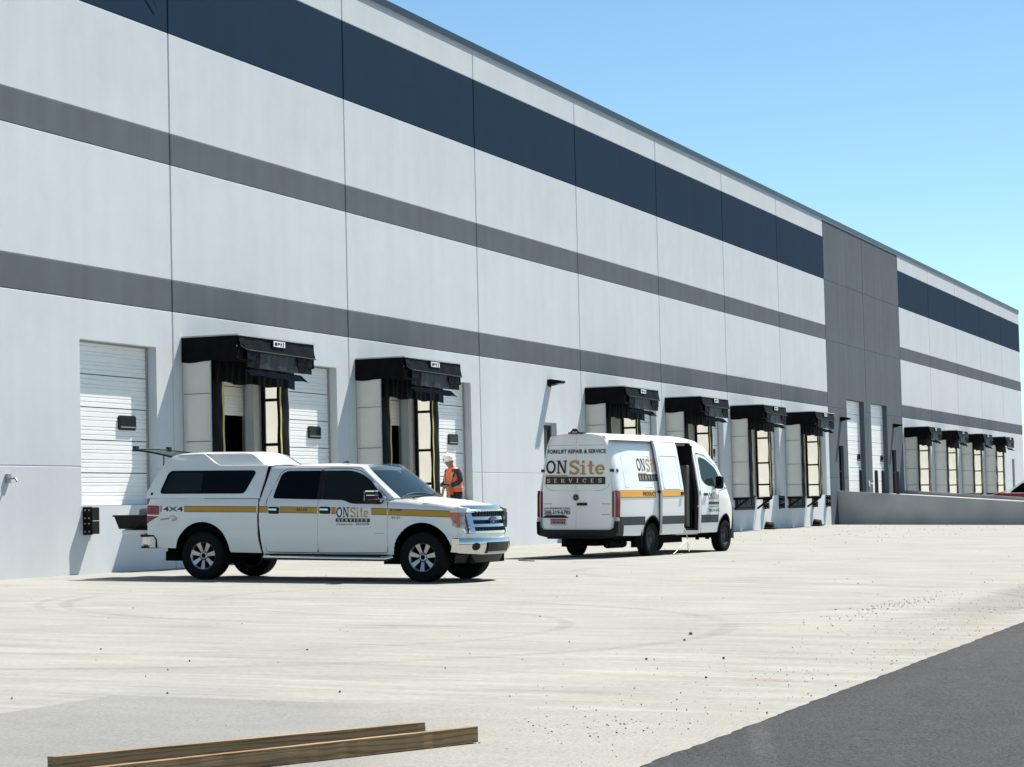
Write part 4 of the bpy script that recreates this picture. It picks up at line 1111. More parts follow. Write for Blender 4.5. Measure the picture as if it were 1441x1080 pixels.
for rr, xo, mi in ((1.0, 0.062, 0), (0.86, 0.068, 1)):
    vs = [(gx(0) - 0.05 + xo, 0.16 * rr * math.cos(2 * math.pi * k / n), 0.975 + 0.068 * rr * math.sin(2 * math.pi * k / n)) for k in range(n)]
    vb = [(x - 0.03, y, z) for x, y, z in vs]
    mb.add(vs + vb, [list(range(n))] + [(k, (k + 1) % n, n + (k + 1) % n, n + k) for k in range(n)], mi)
mb.tube([(gx(0) + 0.022, 0.09 * math.cos(q * 0.6), 0.975 + 0.025 * math.sin(q * 1.25)) for q in range(7)], 0.008, 5, 0)
mb.build('oval_emblem', [CHROME, mat('navy_enamel', (0.03, 0.07, 0.22), 0.15, coat=0.6)], truck)
# header panel above / below the lamps
bar('front_panel', [(-0.93, 0.70), (0.93, 0.70), (0.93, 0.772), (-0.93, 0.772)], 0.035, PAINT, 0.2)
for s in (-1, 1):
    bar('front_panel', [(s * 0.77, 0.773), (s * 0.93, 0.773), (s * 0.93, 0.80), (s * 0.77, 0.80)], 0.02, PAINT, 0.1)
    # headlamp wraps round the corner: front part in (y, z), side part in (x, z)
    fnF = front_fn(0.03)
    hl = empty('headlight'); hl.parent = truck
    skin(rounded([(s * 0.765, 0.80), (s * 0.90, 0.80), (s * 0.905, 0.87), (s * 0.95, 0.90), (s * 0.955, 1.105), (s * 0.775, 1.125)], 0.015), fnF, 0.05, 0.06, (-1, 0, 0)).build('lens', CLEAR, hl)
    f = TR if s < 0 else TL
    so = [(2.455, 1.11), (2.57, 0.885), (2.655, 0.855), (2.71, 0.86), (2.71, 1.105)]
    skin([(2.535, 0.955), (2.57, 0.885), (2.655, 0.855), (2.705, 0.86), (2.705, 1.105), (2.60, 1.107), (2.63, 0.90)], lambda u, v: f(u, v, 0.004), 0.05).build('lens', CLEAR, hl)
    skin([(2.455, 1.11), (2.57, 0.885), (2.625, 0.875), (2.598, 1.107)], lambda u, v: f(u, v, 0.006), 0.05).build('marker_lens', AMBL, hl)
    mb = MB(); yy = s * 0.845; mb.lathe([(0.001, 0.0), (0.05, 0.005), (0.075, 0.03)], (gx(yy) - 0.01, yy, 1.0), 'x', 16); mb.build('reflector', CHROME, hl)
# bumper
def bump_fn(off): return lambda u, v: (bx(u) + off - 0.05 * max(0, (0.60 - v) / 0.15) ** 2 - 0.03 * max(0, (v - 0.66) / 0.05) ** 2, u, v)
bo = rounded([(-0.97, 0.47), (-0.50, 0.44), (0.50, 0.44), (0.97, 0.47), (0.97, 0.70), (-0.97, 0.70)], 0.03)
bmp = skin(bo, bump_fn(0), 0.06, 0.12, (-1, 0, 0)).build('front_bumper', CHROME, truck)
for s in (-1, 1):            # bumper returns along the side
    mb = MB(); vs = []
    for x in lin(2.50, 2.63, 4): vs += [(x, s * 0.972, 0.475 + (2.63 - x) * 0.1), (x, s * 0.972, 0.695)]
    mb.add(vs, [(2 * i, 2 * i + 2, 2 * i + 3, 2 * i + 1) for i in range(3)], 0, True); mb.build('bumper_end', CHROME, bmp)
    skin([(s * 0.70 + 0.075 * math.cos(q * 0.3491), 0.57 + 0.062 * math.sin(q * 0.3491)) for q in range(18)], bump_fn(0.007), 0.05, 0.01, (-1, 0, 0)).build('fog_lamp', BLACKP, bmp)
skin(rounded([(-0.46, 0.455), (0.46, 0.455), (0.46, 0.635), (-0.46, 0.635)], 0.02), bump_fn(0.006), 0.1, 0.01, (-1, 0, 0)).build('air_intake', BLACKP, bmp)
skin(rounded([(-0.44, 0.50), (-0.12, 0.50), (-0.12, 0.625), (-0.44, 0.625)], 0.01), bump_fn(0.02), 0.1, 0.012, (-1, 0, 0)).build('plate_holder', PLAS, bmp)
skin([(-0.40, 0.455), (0.40, 0.455), (0.40, 0.485), (-0.40, 0.485)], bump_fn(0.014), 0.1, 0.01, (-1, 0, 0)).build('skid_trim', ALLOY, bmp)
skin([(-0.90, 0.31), (0.90, 0.31), (0.94, 0.445), (-0.94, 0.445)], lambda u, v: (bx(u) - 0.10 - 0.5 * (0.45 - v), u, v), 0.1).build('air_dam', PLAS, truck)
bar('bumper_gap_trim', [(-0.95, 0.690), (0.95, 0.690), (0.95, 0.706), (-0.95, 0.706)], 0.02, BLACKP, 0.05)
# rear: lamps, bumper, open tailgate
for f, d in ((TR, 1), (TL, -1)):
    tl = empty('tail_light'); tl.parent = truck
    skin(rounded([(-3.065, 1.08), (-2.80, 1.075), (-2.80, 1.225), (-3.055, 1.235)], 0.02), lambda u, v: f(u, v, 0.010), 0.08, 0.02, (0, d, 0)).build('lens', REDL, tl)
    skin([(-3.065, 0.925), (-2.83, 1.04), (-2.80, 1.05), (-3.065, 1.055)], lambda u, v: f(u, v, 0.010), 0.08, 0.02, (0, d, 0)).build('lens', REDL, tl)
    skin([(-3.067, 0.90), (-2.79, 1.04), (-2.785, 1.235), (-3.06, 1.245)], lambda u, v: f(u, v, 0.005), 0.08, 0.02, (0, d, 0)).build('lamp_surround', WHTD, tl)
    s = -d
    MB().add([(-3.069, s * 0.95, 0.93), (-3.069, s * 0.80, 0.93), (-3.062, s * 0.80, 1.235), (-3.062, s * 0.948, 1.235)], [(0, 1, 2, 3)]).build('lens', REDL, tl)
mb = MB()
mb.box((-3.18, -0.93, 0.55), (-3.05, 0.93, 0.72), 0, 0.03); mb.box((-3.05, -0.965, 0.55), (-2.90, -0.90, 0.72), 0, 0.02); mb.box((-3.05, 0.90, 0.55), (-2.90, 0.965, 0.72), 0, 0.02)
mb.box((-3.20, -0.6, 0.722), (-3.06, 0.6, 0.735), 1); mb.box((-3.19, -0.94, 0.515), (-2.88, 0.94, 0.549), 1, 0.01); mb.box((-3.21, -0.93, 0.70), (-3.08, -0.70, 0.745), 1, 0.01)
mb.tube([(-3.05, -0.975, 0.725), (-2.91, -0.985, 0.725), (-2.865, -0.985, 0.66), (-2.865, -0.985, 0.53)], 0.018, 6, 1)
mb.build('rear_bumper', [CHROME, BLACKP], truck)
mb = MB(); mb.box((-3.66, -0.80, 0.745), (-3.08, 0.80, 0.815), 0, 0.02); mb.box((-3.62, -0.74, 0.816), (-3.12, 0.74, 0.826), 1)
tg = mb.build('tailgate', [PAINT, BLACKP], truck)
mb = MB(); mb.tube([(-3.45, -0.78, 0.83), (-3.08, -0.86, 1.05)], 0.008, 5); mb.tube([(-3.45, 0.78, 0.83), (-3.08, 0.86, 1.05)], 0.008, 5); mb.build('support_cable', BLACKP, tg)
mb = MB(); mb.box((-3.04, -0.80, 0.70), (-0.97, 0.80, 0.80)); mb.box((-0.975, -0.85, 0.75), (-0.94, 0.85, 1.33)); mb.box((-3.04, 0.80, 0.8), (-0.97, 0.86, 1.33)); mb.box((-3.04, -0.86, 0.8), (-0.97, -0.80, 1.33)); mb.build('bed_liner', BODYDARK, truck)
# bed cap
CW = [(1.34, 0.935), (1.42, 0.93), (1.84, 0.835), (1.90, 0.80), (2.02, 0.735), (2.08, 0.69), (2.11, 0.62)]
def cw(z): return interp(CW, z)
cap = empty('bed_cap'); cap.parent = truck
side = [(-3.10, 1.35), (-0.95, 1.345), (-0.945, 1.40), (-0.90, 1.62), (-0.865, 1.84), (-0.86, 1.878), (-1.74, 1.882), (-1.86, 1.925), (-2.08, 2.06), (-2.14, 2.085), (-2.60, 2.088), (-2.70, 2.06), (-2.78, 2.00), (-2.92, 1.78), (-3.08, 1.46)]
for s in (-1, 1):
    fn = lambda u, v, o=0.0: (u, s * (cw(v) + o), v)
    skin(side, fn, 0.08, 0.03, (0, -s, 0)).build('cap_side', PAINT, cap)
    # set-in upper panel and the ledge below it
    up_ = [(-1.72, 1.888), (-0.97, 1.888), (-1.00, 1.92), (-1.19, 2.05), (-1.25, 2.08), (-1.34, 2.093), (-2.12, 2.093), (-2.02, 2.03), (-1.85, 1.93)]
    skin(up_, lambda u, v: (u, s * (0.715 - 0.10 * (v - 1.888) / 0.2), v), 0.08).build('cap_upper_panel', PAINT, cap)
    led = [(-0.862, 1.880), (-1.74, 1.884), (-1.86, 1.927), (-2.08, 2.062), (-2.14, 2.088)]; vs = []
    for (x, z) in led: vs += [(x, s * cw(z), z), (x, s * (0.70 - 0.5 * max(0, (z - 1.888)) * 0.5), z + 0.006)]
    mb = MB().add(vs, [(2 * i, 2 * i + 2, 2 * i + 3, 2 * i + 1) for i in range(4)], 0, True)
    mb.tube([(x, s * (cw(z) + 0.004), z) for x, z in led], 0.017, 8); mb.build('cap_ledge', PAINT, cap)
    wo = rounded([(-2.84, 1.425), (-1.235, 1.425), (-1.06, 1.77), (-1.10, 1.81), (-2.66, 1.81), (-2.72, 1.76)], [0.07, 0.07, 0.06, 0.03, 0.05, 0.05])
    skin(wo, lambda u, v: fn(u, v, 0.007), 0.1, 0.02, (0, -s, 0)).build('cap_window', TINT, cap)
    wi = rounded([(-2.78, 1.455), (-2.05, 1.455), (-2.05, 1.78), (-2.64, 1.78)], 0.04)
    skin(wi, lambda u, v: fn(u, v, 0.009), 0.1).build('cap_window_pane', mat('smoky_green_glass', (0.010, 0.015, 0.015), 0.05, spec=0.2), cap)
    MB().lathe([(0.024, 0.0), (0.02, -0.006 if s < 0 else 0.006), (0.001, -0.008 if s < 0 else 0.008)], (-2.985, s * (cw(1.42) + 0.004), 1.425), 'y', 12).build('cap_latch', BLACKP, cap)
def caproof(x): return interp([(-2.80, 1.99), (-2.72, 2.06), (-2.60, 2.10), (-2.2, 2.115), (-1.34, 2.11), (-1.25, 2.085), (-1.15, 2.02), (-0.97, 1.90), (-0.85, 1.888)], x)
def capr_fn(u, v):
    hw = 0.695 if u < -2.1 else (0.62 if u < -1.25 else 0.62 + 0.09 * min(1, (u + 1.25) / 0.28))
    if -2.14 < u < -2.02: hw = 0.695 + (0.62 - 0.695) * (u + 2.14) / 0.12
    e = abs(v); return (u, v * hw, caproof(u) + 0.02 * (1 - e * e) - 0.024 * e ** 6)
skin([(x, -1.0) for x in lin(-2.80, -0.86, 24)] + [(x, 1.0) for x in lin(-0.86, -2.80, 24)], capr_fn, 0.1).build('cap_roof', PAINT, cap)
mb = MB(); mb.add([(-0.862, -0.72, 1.886), (-0.862, 0.72, 1.886), (-0.866, 0.81, 1.88), (-0.866, -0.81, 1.88), (-0.95, 0.93, 1.35), (-0.95, -0.93, 1.35)], [(0, 1, 2, 3), (3, 2, 4, 5)]); mb.build('cap_front', BLACKP, cap)  # front face black, shade of the gap to the cab put into colour
mb = MB()
for s in (-1, 1): mb.add([(-3.095, s * 0.935, 1.35), (-3.085, s * 0.84, 1.35), (-2.76, s * 0.66, 2.0), (-2.785, s * 0.74, 2.0)], [(0, 1, 2, 3)])
mb.build('cap_rear_frame', PAINT, cap)
# open hatch: framed glass panel hinged at the top rear edge, with gas struts
hat = empty('cap_hatch'); hat.parent = truck
def HT(u, v, o=0.0):      # u across, v 0 hinge .. 1 tip
    return (-2.74 - 0.78 * v, u, 2.045 + 0.125 * v + 0.016 * math.sin(v * math.pi) + 0.02 * (1 - (u / 0.7) ** 2) + o)
skin([(-0.70, 0), (0.70, 0), (0.66, 1), (-0.66, 1)], lambda u, v: HT(u, v), 0.2, 0.012, (0, 0, -1)).build('hatch_glass', TGLASS, hat)
mb = MB()
for u in (-0.70, 0.70): mb.tube([HT(u * (1 - 0.057 * v), v, 0.0) for v in lin(0, 1, 6)], 0.018, 6)
mb.tube([HT(u, 1.0) for u in lin(-0.66, 0.66, 6)], 0.020, 6); mb.tube([HT(u, 0.0) for u in lin(-0.70, 0.70, 6)], 0.018, 6)
mb.box((-3.56, -0.60, 2.15), (-3.50, -0.50, 2.24)); mb.box((-3.56, 0.50, 2.15), (-3.50, 0.60, 2.24)); mb.tube([HT(0.5, 0.15, 0.0), HT(0.5, 0.15, 0.06)], 0.02, 6)
mb.build('hatch_frame', BLACKP, hat)
mb = MB()
for s in (-1, 1): mb.tube([(-2.86, s * 0.76, 1.84), (-2.885, s * 0.72, 2.065)], 0.010, 6)
mb.build('gas_strut', BLACKP, hat)
# badges and lettering on both sides (only the right one faces us)
mb = MB()
for (a, za, wa, b, zb2, wb) in ((-2.33, 1.13, 0.085, -0.97, 1.123, 0.085), (-0.925, 1.122, 0.086, -0.765, 1.121, 0.087), (-0.545, 1.117, 0.088, 0.135, 1.105, 0.092), (0.157, 1.104, 0.092, 0.17, 1.104, 0.092), (0.395, 1.098, 0.093, 0.475, 1.096, 0.093), (1.11, 1.085, 0.095, 1.385, 1.080, 0.093), (1.41, 1.079, 0.093, 2.47, 1.045, 0.088), (-2.785, 1.135, 0.08, -2.755, 1.135, 0.08)):
    band(TR, a, za, b, zb2, wa, wb, mb, 0, 0.0035); band(TR, a, za - 0.008, b, zb2 - 0.008, 0.0075, None, mb, 1, 0.0036); band(TR, a, za + wa, b, zb2 + wb, 0.0075, None, mb, 1, 0.0036)
link('side_stripe', mesh_keep(mb, 'side_stripe', [GOLD, BLKD]), truck)
decal('lettering', truck, TR, [('font', font_mesh('4X4', -2.73, 1.135, 0.075, 0.38, 0.02))], BLKD)
decal('lettering', truck, TR, [('font', font_mesh('SALES', -0.24, 1.138, 0.045, 0.20, 0.012))], BLKD)
decal('lettering', truck, TR, [('poly', slab('ON', 0.485, 1.035, 0.165, 0.235, 0.03))], BLKD)
decal('lettering', truck, TR, [('poly', slab('Site', 0.735, 1.035, 0.165, 0.33, 0.03))], TAN)
mb = band(TR, 0.475, 0.962, 1.085, 0.957, 0.06); link('logo_bar', mesh_keep(mb, 'logo_bar', BLKD), truck)
decal('lettering', truck, lambda u, v, o: TR(u, v, o + 0.003), [('poly', slab('SERVICES', 0.51, 0.972, 0.036, 0.53, 0.5))], WHTD)
decal('lettering', truck, TR, [('font', font_mesh('on-sitesvcs.com', 0.485, 0.915, 0.026, 0.29, 0.01)), ('font', font_mesh('208-319-6785', 0.83, 0.915, 0.028, 0.24, 0.014))], BLKD)
decal('lettering', truck, TR, [('font', font_mesh('ST-01', 1.47, 1.015, 0.032, 0.14, 0.012))], BLKD)
decal('badge', truck, lambda u, v, o: TR(u, v, o + 0.006), [('font', font_mesh('F-150', 1.455, 1.135, 0.032, 0.19, 0.016))], BLKD)
decal('badge', truck, lambda u, v, o: TR(u, v, o + 0.006), [('font', font_mesh('XLT', 1.66, 1.147, 0.02, 0.09, 0.01))], SILV)
mb = MB(); band(TR, 1.17, 0.775, 1.34, 0.770, 0.012, None, mb, 0, 0.006, 4); link('door_badge', mesh_keep(mb, 'door_badge', SILV), truck)
oval = [(-2.57 + 0.10 * math.cos(q * 0.26), 1.015 + 0.042 * math.sin(q * 0.26)) for q in range(25)]
decal('oval_decal', truck, TR, [('poly', [(q, 0) for q in strip2(oval[18:] + oval[1:8], 0.008)]), ('poly', [(q, 1) for q in strip2([(-2.78 + 0.0125 * i, 0.995 + 0.016 * math.sin(i * 1.9) + 0.0015 * i) for i in range(15)], 0.009)]), ('poly', [(q, 2) for q in strip2([(-2.56 + 0.011 * i, 1.005 + 0.014 * math.sin(i * 2.1)) for i in range(8)], 0.006)])], BLKD)
TYM, RMM = wheel_mesh(0.402, 0.275, 0.235, 7, 'alloy')
add_wheels(truck, TYM, RMM, [(-1.99, -0.845, 0.40, False), (1.99, -0.845, 0.40, False), (-1.99, 0.845, 0.40, True), (1.99, 0.845, 0.40, True)])
place(truck, 34.517, -5.253, R(-90.99))
# black tote on the lowered tailgate
def at_truck(o, loc):
    o.matrix_world = truck.matrix_world @ Matrix.Translation(loc)
tote = empty('storage_tote'); mb = MB()
bm_pts = [(-0.30, -0.42, 0.0), (0.30, -0.42, 0.0), (0.30, 0.42, 0.0), (-0.30, 0.42, 0.0), (-0.36, -0.48, 0.21), (0.36, -0.48, 0.21), (0.36, 0.48, 0.21), (-0.36, 0.48, 0.21)]
mb.hexa(bm_pts); mb.box((-0.385, -0.505, 0.205), (0.385, 0.505, 0.235), 0, 0.008)
for y in (-0.3, 0.0, 0.3): mb.box((-0.345, y - 0.02, 0.02), (-0.30, y + 0.02, 0.20))
mb.build('tub', mat('black_tote_plastic', (0.006, 0.006, 0.007), 0.45, 0, 0.15, 6, spec=0.2), tote)
mb = MB()
for (x, y, r) in ((0.02, 0.0, 0.13), (0.18, 0.22, 0.10), (-0.1, 0.25, 0.09), (0.2, -0.2, 0.11)): mb.box((x - r, y - r, 0.16), (x + r, y + r, 0.23 + r * 0.95), 0, r * 0.45)
mb.build('packed_bags', mat('grey_bag', (0.22, 0.23, 0.24), 0.7, 0, 0.4, 9), tote)
tag(tote, 'black plastic tote filled with bags on the lowered tailgate of the pickup', 'storage tote'); at_truck(tote, (-3.50, -0.22, 0.83))

# ================================================================== van
van = empty('cargo_van')
tag(van, 'white high-roof cargo van with service lettering, sliding side door open', 'van')
VW = [(0.40, 0.95), (0.55, 0.985), (0.90, 1.0), (1.35, 1.0), (1.50, 0.985), (1.60, 0.965), (1.90, 0.915), (2.30, 0.84), (2.46, 0.805), (2.56, 0.765), (2.63, 0.70), (2.67, 0.60)]
def vtop(x): return interp([(-3.96, 2.655), (-3.4, 2.67), (0.6, 2.68), (1.0, 2.65), (1.4, 2.52), (1.85, 2.22), (2.3, 1.74), (2.52, 1.47), (2.9, 1.22), (3.05, 1.05), (3.12, 0.9)], x)
def vw(x, z):
    w = interp(VW, z)
    if x > 0.7:
        zt = vtop(x); r = 0.22; u = (z - (zt - r)) / r
        if u > 0 and zt < 2.66: w -= 0.14 * min(1, (x - 0.7) / 0.6) * (1 - math.sqrt(max(0, 1 - min(1, u) ** 2)))
        w -= 0.27 * max(0, (x - 1.9) / 1.4) ** 2.0
    if x < -2.9: w -= 0.035 * min(1, (-2.9 - x) / 0.96) ** 1.6
    if x < -3.80: w -= 0.05 * min(1, (-3.80 - x) / 0.14) ** 2
    return w
def VR(x, z, off=0.0): return (x, -vw(x, z) - off, z)
def VL(x, z, off=0.0): return (x, vw(x, z) + off, z)
va = arc(-2.16, 0.42, 0.475, 175, 8, 18)
# rear quarter, ends at the sliding-door opening; opening spans x -0.70..0.56
OX0, OX1 = -0.70, 0.56
rear_side = [(-3.94, 0.48), (-2.64, 0.46)] + va + [(-1.68, 0.46), (OX0, 0.46), (OX0, 2.60), (OX0, 2.665), (-3.94, 2.655)]
ZR = 2.668
for f, d, nm in ((VR, 1, 'r'), (VL, -1, 'l')):
    o = skin(rear_side if d > 0 else [(-3.94, 0.48), (-2.64, 0.46)] + va + [(-1.68, 0.46), (OX1, 0.46), (OX1, 2.665), (-3.94, 2.655)], lambda u, v: f(u, v), 0.085, 0.03, (0, d, 0))
    o.build('body_side', VPAINT, van)
    # header and sill of the door opening
    if d > 0:
        skin([(OX0, 2.56), (OX1, 2.56), (OX1, 2.667), (OX0, 2.667)], lambda u, v: f(u, v, -0.004), 0.1, 0.06, (0, d, 0)).build('door_header', VPAINT, van)
        skin([(OX0, 0.44), (OX1, 0.44), (OX1, 0.53), (OX0, 0.53)], lambda u, v: f(u, v, -0.01), 0.1, 0.10, (0, d, 0)).build('sill', DIRTYW, van)
    fen = [(1.66, 0.46)] + arc(2.165, 0.42, 0.475, 172, 0, 18) + [(2.66, 0.50), (2.95, 0.55), (3.06, 0.62), (3.08, 0.9), (3.03, 1.05), (2.9, 1.205), (2.7, 1.335), (2.50, 1.455), (2.2, 1.49), (1.76, 1.45), (1.72, 0.9)]
    skin(fen, lambda u, v: f(u, v), 0.085, 0.03, (0, d, 0)).build('front_fender', VPAINT, van)
    ap = [(OX1, 0.46), (0.655, 0.46), (0.655, 2.30), (0.75, 2.345), (1.2, 2.29), (1.75, 2.06), (2.15, 1.57), (2.44, 1.50), (2.3, 1.72), (1.85, 2.20), (1.4, 2.495), (1.0, 2.64), (0.6, 2.672), (OX1, 2.672)]
    skin(ap, lambda u, v: f(u, v, -0.003), 0.08, 0.03, (0, d, 0)).build('pillar', VPAINT, van)
    fdv = rounded([(0.665, 0.46), (1.65, 0.46), (1.70, 0.9), (1.745, 1.44), (2.15, 1.50), (2.2, 1.58), (1.74, 2.05), (1.2, 2.275), (0.78, 2.325), (0.665, 2.26)], [0.03, 0.03, 0.1, 0.05, 0.08, 0.05, 0.1, 0.1, 0.06, 0.05])
    fdoor = skin(fdv, lambda u, v: f(u, v, 0.002), 0.085, 0.03, (0, d, 0)).build('front_door', VPAINT, van)
    mb = MB()
    for q in strip2(fdv, 0.010, True): mb.add([f(a, b, 0.0045) for a, b in q], [(0, 1, 2, 3)])  # dark strip drawn for the shade in the door gap
    mb.build('door_seal_gap_shade', PLAS, van)
    wv = rounded([(0.80, 1.70), (1.05, 1.58), (2.0, 1.515), (2.10, 1.56), (1.70, 2.00), (1.2, 2.20), (0.86, 2.245), (0.78, 2.18)], [0.1, 0.15, 0.05, 0.03, 0.1, 0.08, 0.05, 0.06])
    skin(wv, lambda u, v: f(u, v, 0.007), 0.1, 0.02, (0, d, 0)).build('window', TGLASS, fdoor)
    skin(rounded([(0.72, 1.335), (0.91, 1.335), (0.91, 1.395), (0.72, 1.395)], 0.02), lambda u, v: f(u + 0.10, v, 0.03), 0.08, 0.03, (0, d, 0)).build('door_handle', BLACKP, fdoor)
    s = -d
    mb = MB(); mb.box((1.50, min(s * 1.0, s * 1.19), 1.49), (1.64, max(s * 1.0, s * 1.19), 1.80), 0, 0.05); mb.box((1.53, min(s * 0.9, s * 1.05), 1.50), (1.62, max(s * 0.9, s * 1.05), 1.57), 0, 0.02)
    mb.box((1.492, min(s * 1.03, s * 1.17), 1.56), (1.4995, max(s * 1.03, s * 1.17), 1.77), 1); mb.box((1.492, min(s * 1.03, s * 1.17), 1.515), (1.4995, max(s * 1.03, s * 1.17), 1.55), 1)
    mb.build('wing_mirror', [BLACKP, TINT], van)
    for cx in (-2.16, 2.165):
        mb = MB(); vs = []; pa = arc(cx, 0.42, 0.472, -5, 185, 22)
        for (x, z) in pa: vs += [(x, s * (vw(x, z) - 0.004), z), (x, s * 0.5, z)]
        mb.add(vs, [(2 * i, 2 * i + 2, 2 * i + 3, 2 * i + 1) for i in range(len(pa) - 1)], 0, True)
        mb.build('wheel_well', BODYDARK, van)
    # grey cladding strip and arch edging
    for (a, b) in ((-3.93, -2.56), (-1.72, OX0 - 0.012), (0.67, 1.70)):
        if d < 0 and b < 0.0 and b > -1: b = OX1 - 0.02
        skin([(a, 0.70), (b, 0.70), (b, 0.885), (a, 0.885)], lambda u, v: f(u, v, 0.012), 0.1, 0.014, (0, d, 0)).build('side_cladding', CLADG, van if a < 0.6 else fdoor)
    for cx, a0 in ((-2.16, 172), (2.165, 170)):
        mb = MB(); mb.tube([(x, s * (vw(x, z) + 0.004), z) for x, z in arc(cx, 0.42, 0.48, a0, 8, 18)], 0.016, 6)
        mb.build('arch_edging', CLADG, van)
    # marker reflector
    skin(rounded([(-3.80, 1.86), (-3.72, 1.86), (-3.72, 1.93), (-3.80, 1.93)], 0.015), lambda u, v: f(u, v, 0.008), 0.1, 0.01, (0, d, 0)).build('door_hinge', CLADG, van)
# roof with ribs, windscreen, bonnet
def vroof(u, v):
    hw = vw(u, vtop(u) - 0.012) + 0.006
    e = abs(v); z = vtop(u) + (0.062 * (1 - e ** 2.5) if u < 1.0 else 0.062 * (1 - e ** 2.5) * 1.1)
    z += 0.008 * (1 if (abs(v) < 0.85 and math.sin(v * 22) > 0.5 and -3.7 < u < 0.6) else 0)
    return (u + 0.10 * (1 - e * e) * min(1, max(0, (u - 1.0) / 0.6)), v * hw, z - 0.010)
skin([(x, -1.0) for x in lin(-3.94, 1.3, 30)] + [(x, 1.0) for x in lin(1.3, -3.94, 30)], vroof, 0.085).build('roof', VPAINT, van)
skin([(x, -1.0) for x in lin(1.305, 2.42, 12)] + [(x, 1.0) for x in lin(2.42, 1.305, 12)], vroof, 0.1).build('windscreen', WGLASS, van)
skin([(x, -1.0) for x in lin(2.425, 3.06, 10)] + [(x, 1.0) for x in lin(3.06, 2.425, 10)], vroof, 0.1).build('bonnet', VPAINT, van)
mb = MB()
for i, z in enumerate(lin(0.30, 1.06, 8)): pass
skin([(-0.86, 0.30), (0.86, 0.30), (0.84, 1.05), (-0.84, 1.05)], lambda u, v: (3.15 - 0.13 * (abs(u) / 0.86) ** 2.5 - 0.12 * max(0, v - 0.8), u, v), 0.1, 0.15, (-1, 0, 0)).build('front_bumper', PLAS, van)
mb = MB(); mb.box((-3.80, -0.80, 0.40), (2.95, 0.80, 0.52)); mb.tube([(-2.16, -0.8, 0.38), (-2.16, 0.8, 0.38)], 0.06, 8); mb.tube([(2.165, -0.8, 0.38), (2.165, 0.8, 0.38)], 0.05, 8)
mb.lathe([(0.001, -0.16), (0.16, -0.1), (0.16, 0.1), (0.001, 0.16)], (-2.16, 0, 0.36), 'y', 12); mb.box((-1.2, -0.7, 0.26), (0.2, -0.35, 0.40)); mb.box((-3.7, -0.35, 0.25), (-2.9, 0.4, 0.40)); mb.tube([(-3.75, -0.62, 0.30), (-2.9, -0.62, 0.30)], 0.10, 8); mb.box((-3.98, -0.05, 0.28), (-3.7, 0.05, 0.36))
for x in (-3.4, -2.75, 0.9, 1.5): mb.box((x, -0.82, 0.30), (x + 0.05, -0.74, 0.42))
mb.build('underbody', BODYDARK, van)
for s in (-1, 1):
    mb = MB(); mb.box((-2.72, min(s * 0.72, s * 0.99), 0.20), (-2.69, max(s * 0.72, s * 0.99), 0.60), 0, 0.006); mb.build('mud_flap', RUBBER, van)
# cargo space: floor, bulkhead, shelving seen through the open door
mb = MB(); mb.box((-3.85, -0.90, 0.53), (0.58, 0.90, 0.58)); mb.box((0.50, -0.82, 0.58), (0.545, 0.82, 2.5)); mb.build('cargo_lining', DARKIN, van)
mb = MB(); mb.add([(-3.85, -0.86, 2.56), (0.54, -0.86, 2.56), (0.54, 0.86, 2.56), (-3.85, 0.86, 2.56)], [(0, 1, 2, 3)]); mb.build('ceiling_lining', DARKIN, van)
mb = MB()
for z in (0.95, 1.45, 1.95): mb.box((-2.6, 0.35, z), (0.45, 0.80, z + 0.03))
mb.box((0.10, 0.30, 0.60), (0.46, 0.80, 1.5)); mb.box((-0.5, 0.45, 1.48), (-0.1, 0.75, 1.75)); mb.box((0.05, -0.55, 0.60), (0.45, -0.15, 1.75), 0)
mb.build('shelving', mat('grey_brown_shelving', (0.20, 0.19, 0.17), 0.7), van)
MB().box((0.30, -0.80, 0.60), (0.45, -0.62, 2.05), 0, 0.03).build('equipment_locker', mat('warm_grey_locker', (0.16, 0.15, 0.135), 0.6), van)
# inner lining of the near side so that daylight does not leak
mb = MB(); mb.add([(-3.85, -0.78, 0.55), (OX0 - 0.02, -0.78, 0.55), (OX0 - 0.02, -0.70, 2.55), (-3.85, -0.70, 2.55)], [(0, 1, 2, 3)]); mb.add([(-3.85, 0.93, 0.55), (0.5, 0.93, 0.55), (0.5, 0.74, 2.55), (-3.85, 0.74, 2.55)], [(0, 1, 2, 3)]); mb.build('wall_lining', DARKIN, van)
skin([(OX1 - 0.05, 0.54), (OX1 + 0.004, 0.54), (OX1 + 0.004, 2.56), (OX1 - 0.05, 2.56)], lambda u, v: VR(u, v, -0.05 - 0.8 * (OX1 - u)), 0.06, 0.03, (0, 1, 0)).build('door_seal_gap_shade', BLACKP, van)
# seats in the cab
mb = MB()
for s in (-1, 1): mb.box((0.70, min(s * 0.25, s * 0.75), 1.0), (0.92, max(s * 0.25, s * 0.75), 1.85), 0, 0.06)
mb.box((1.9, -0.85, 1.1), (2.45, 0.85, 1.50), 0, 0.06); mb.build('cab_interior', SEATG, van)
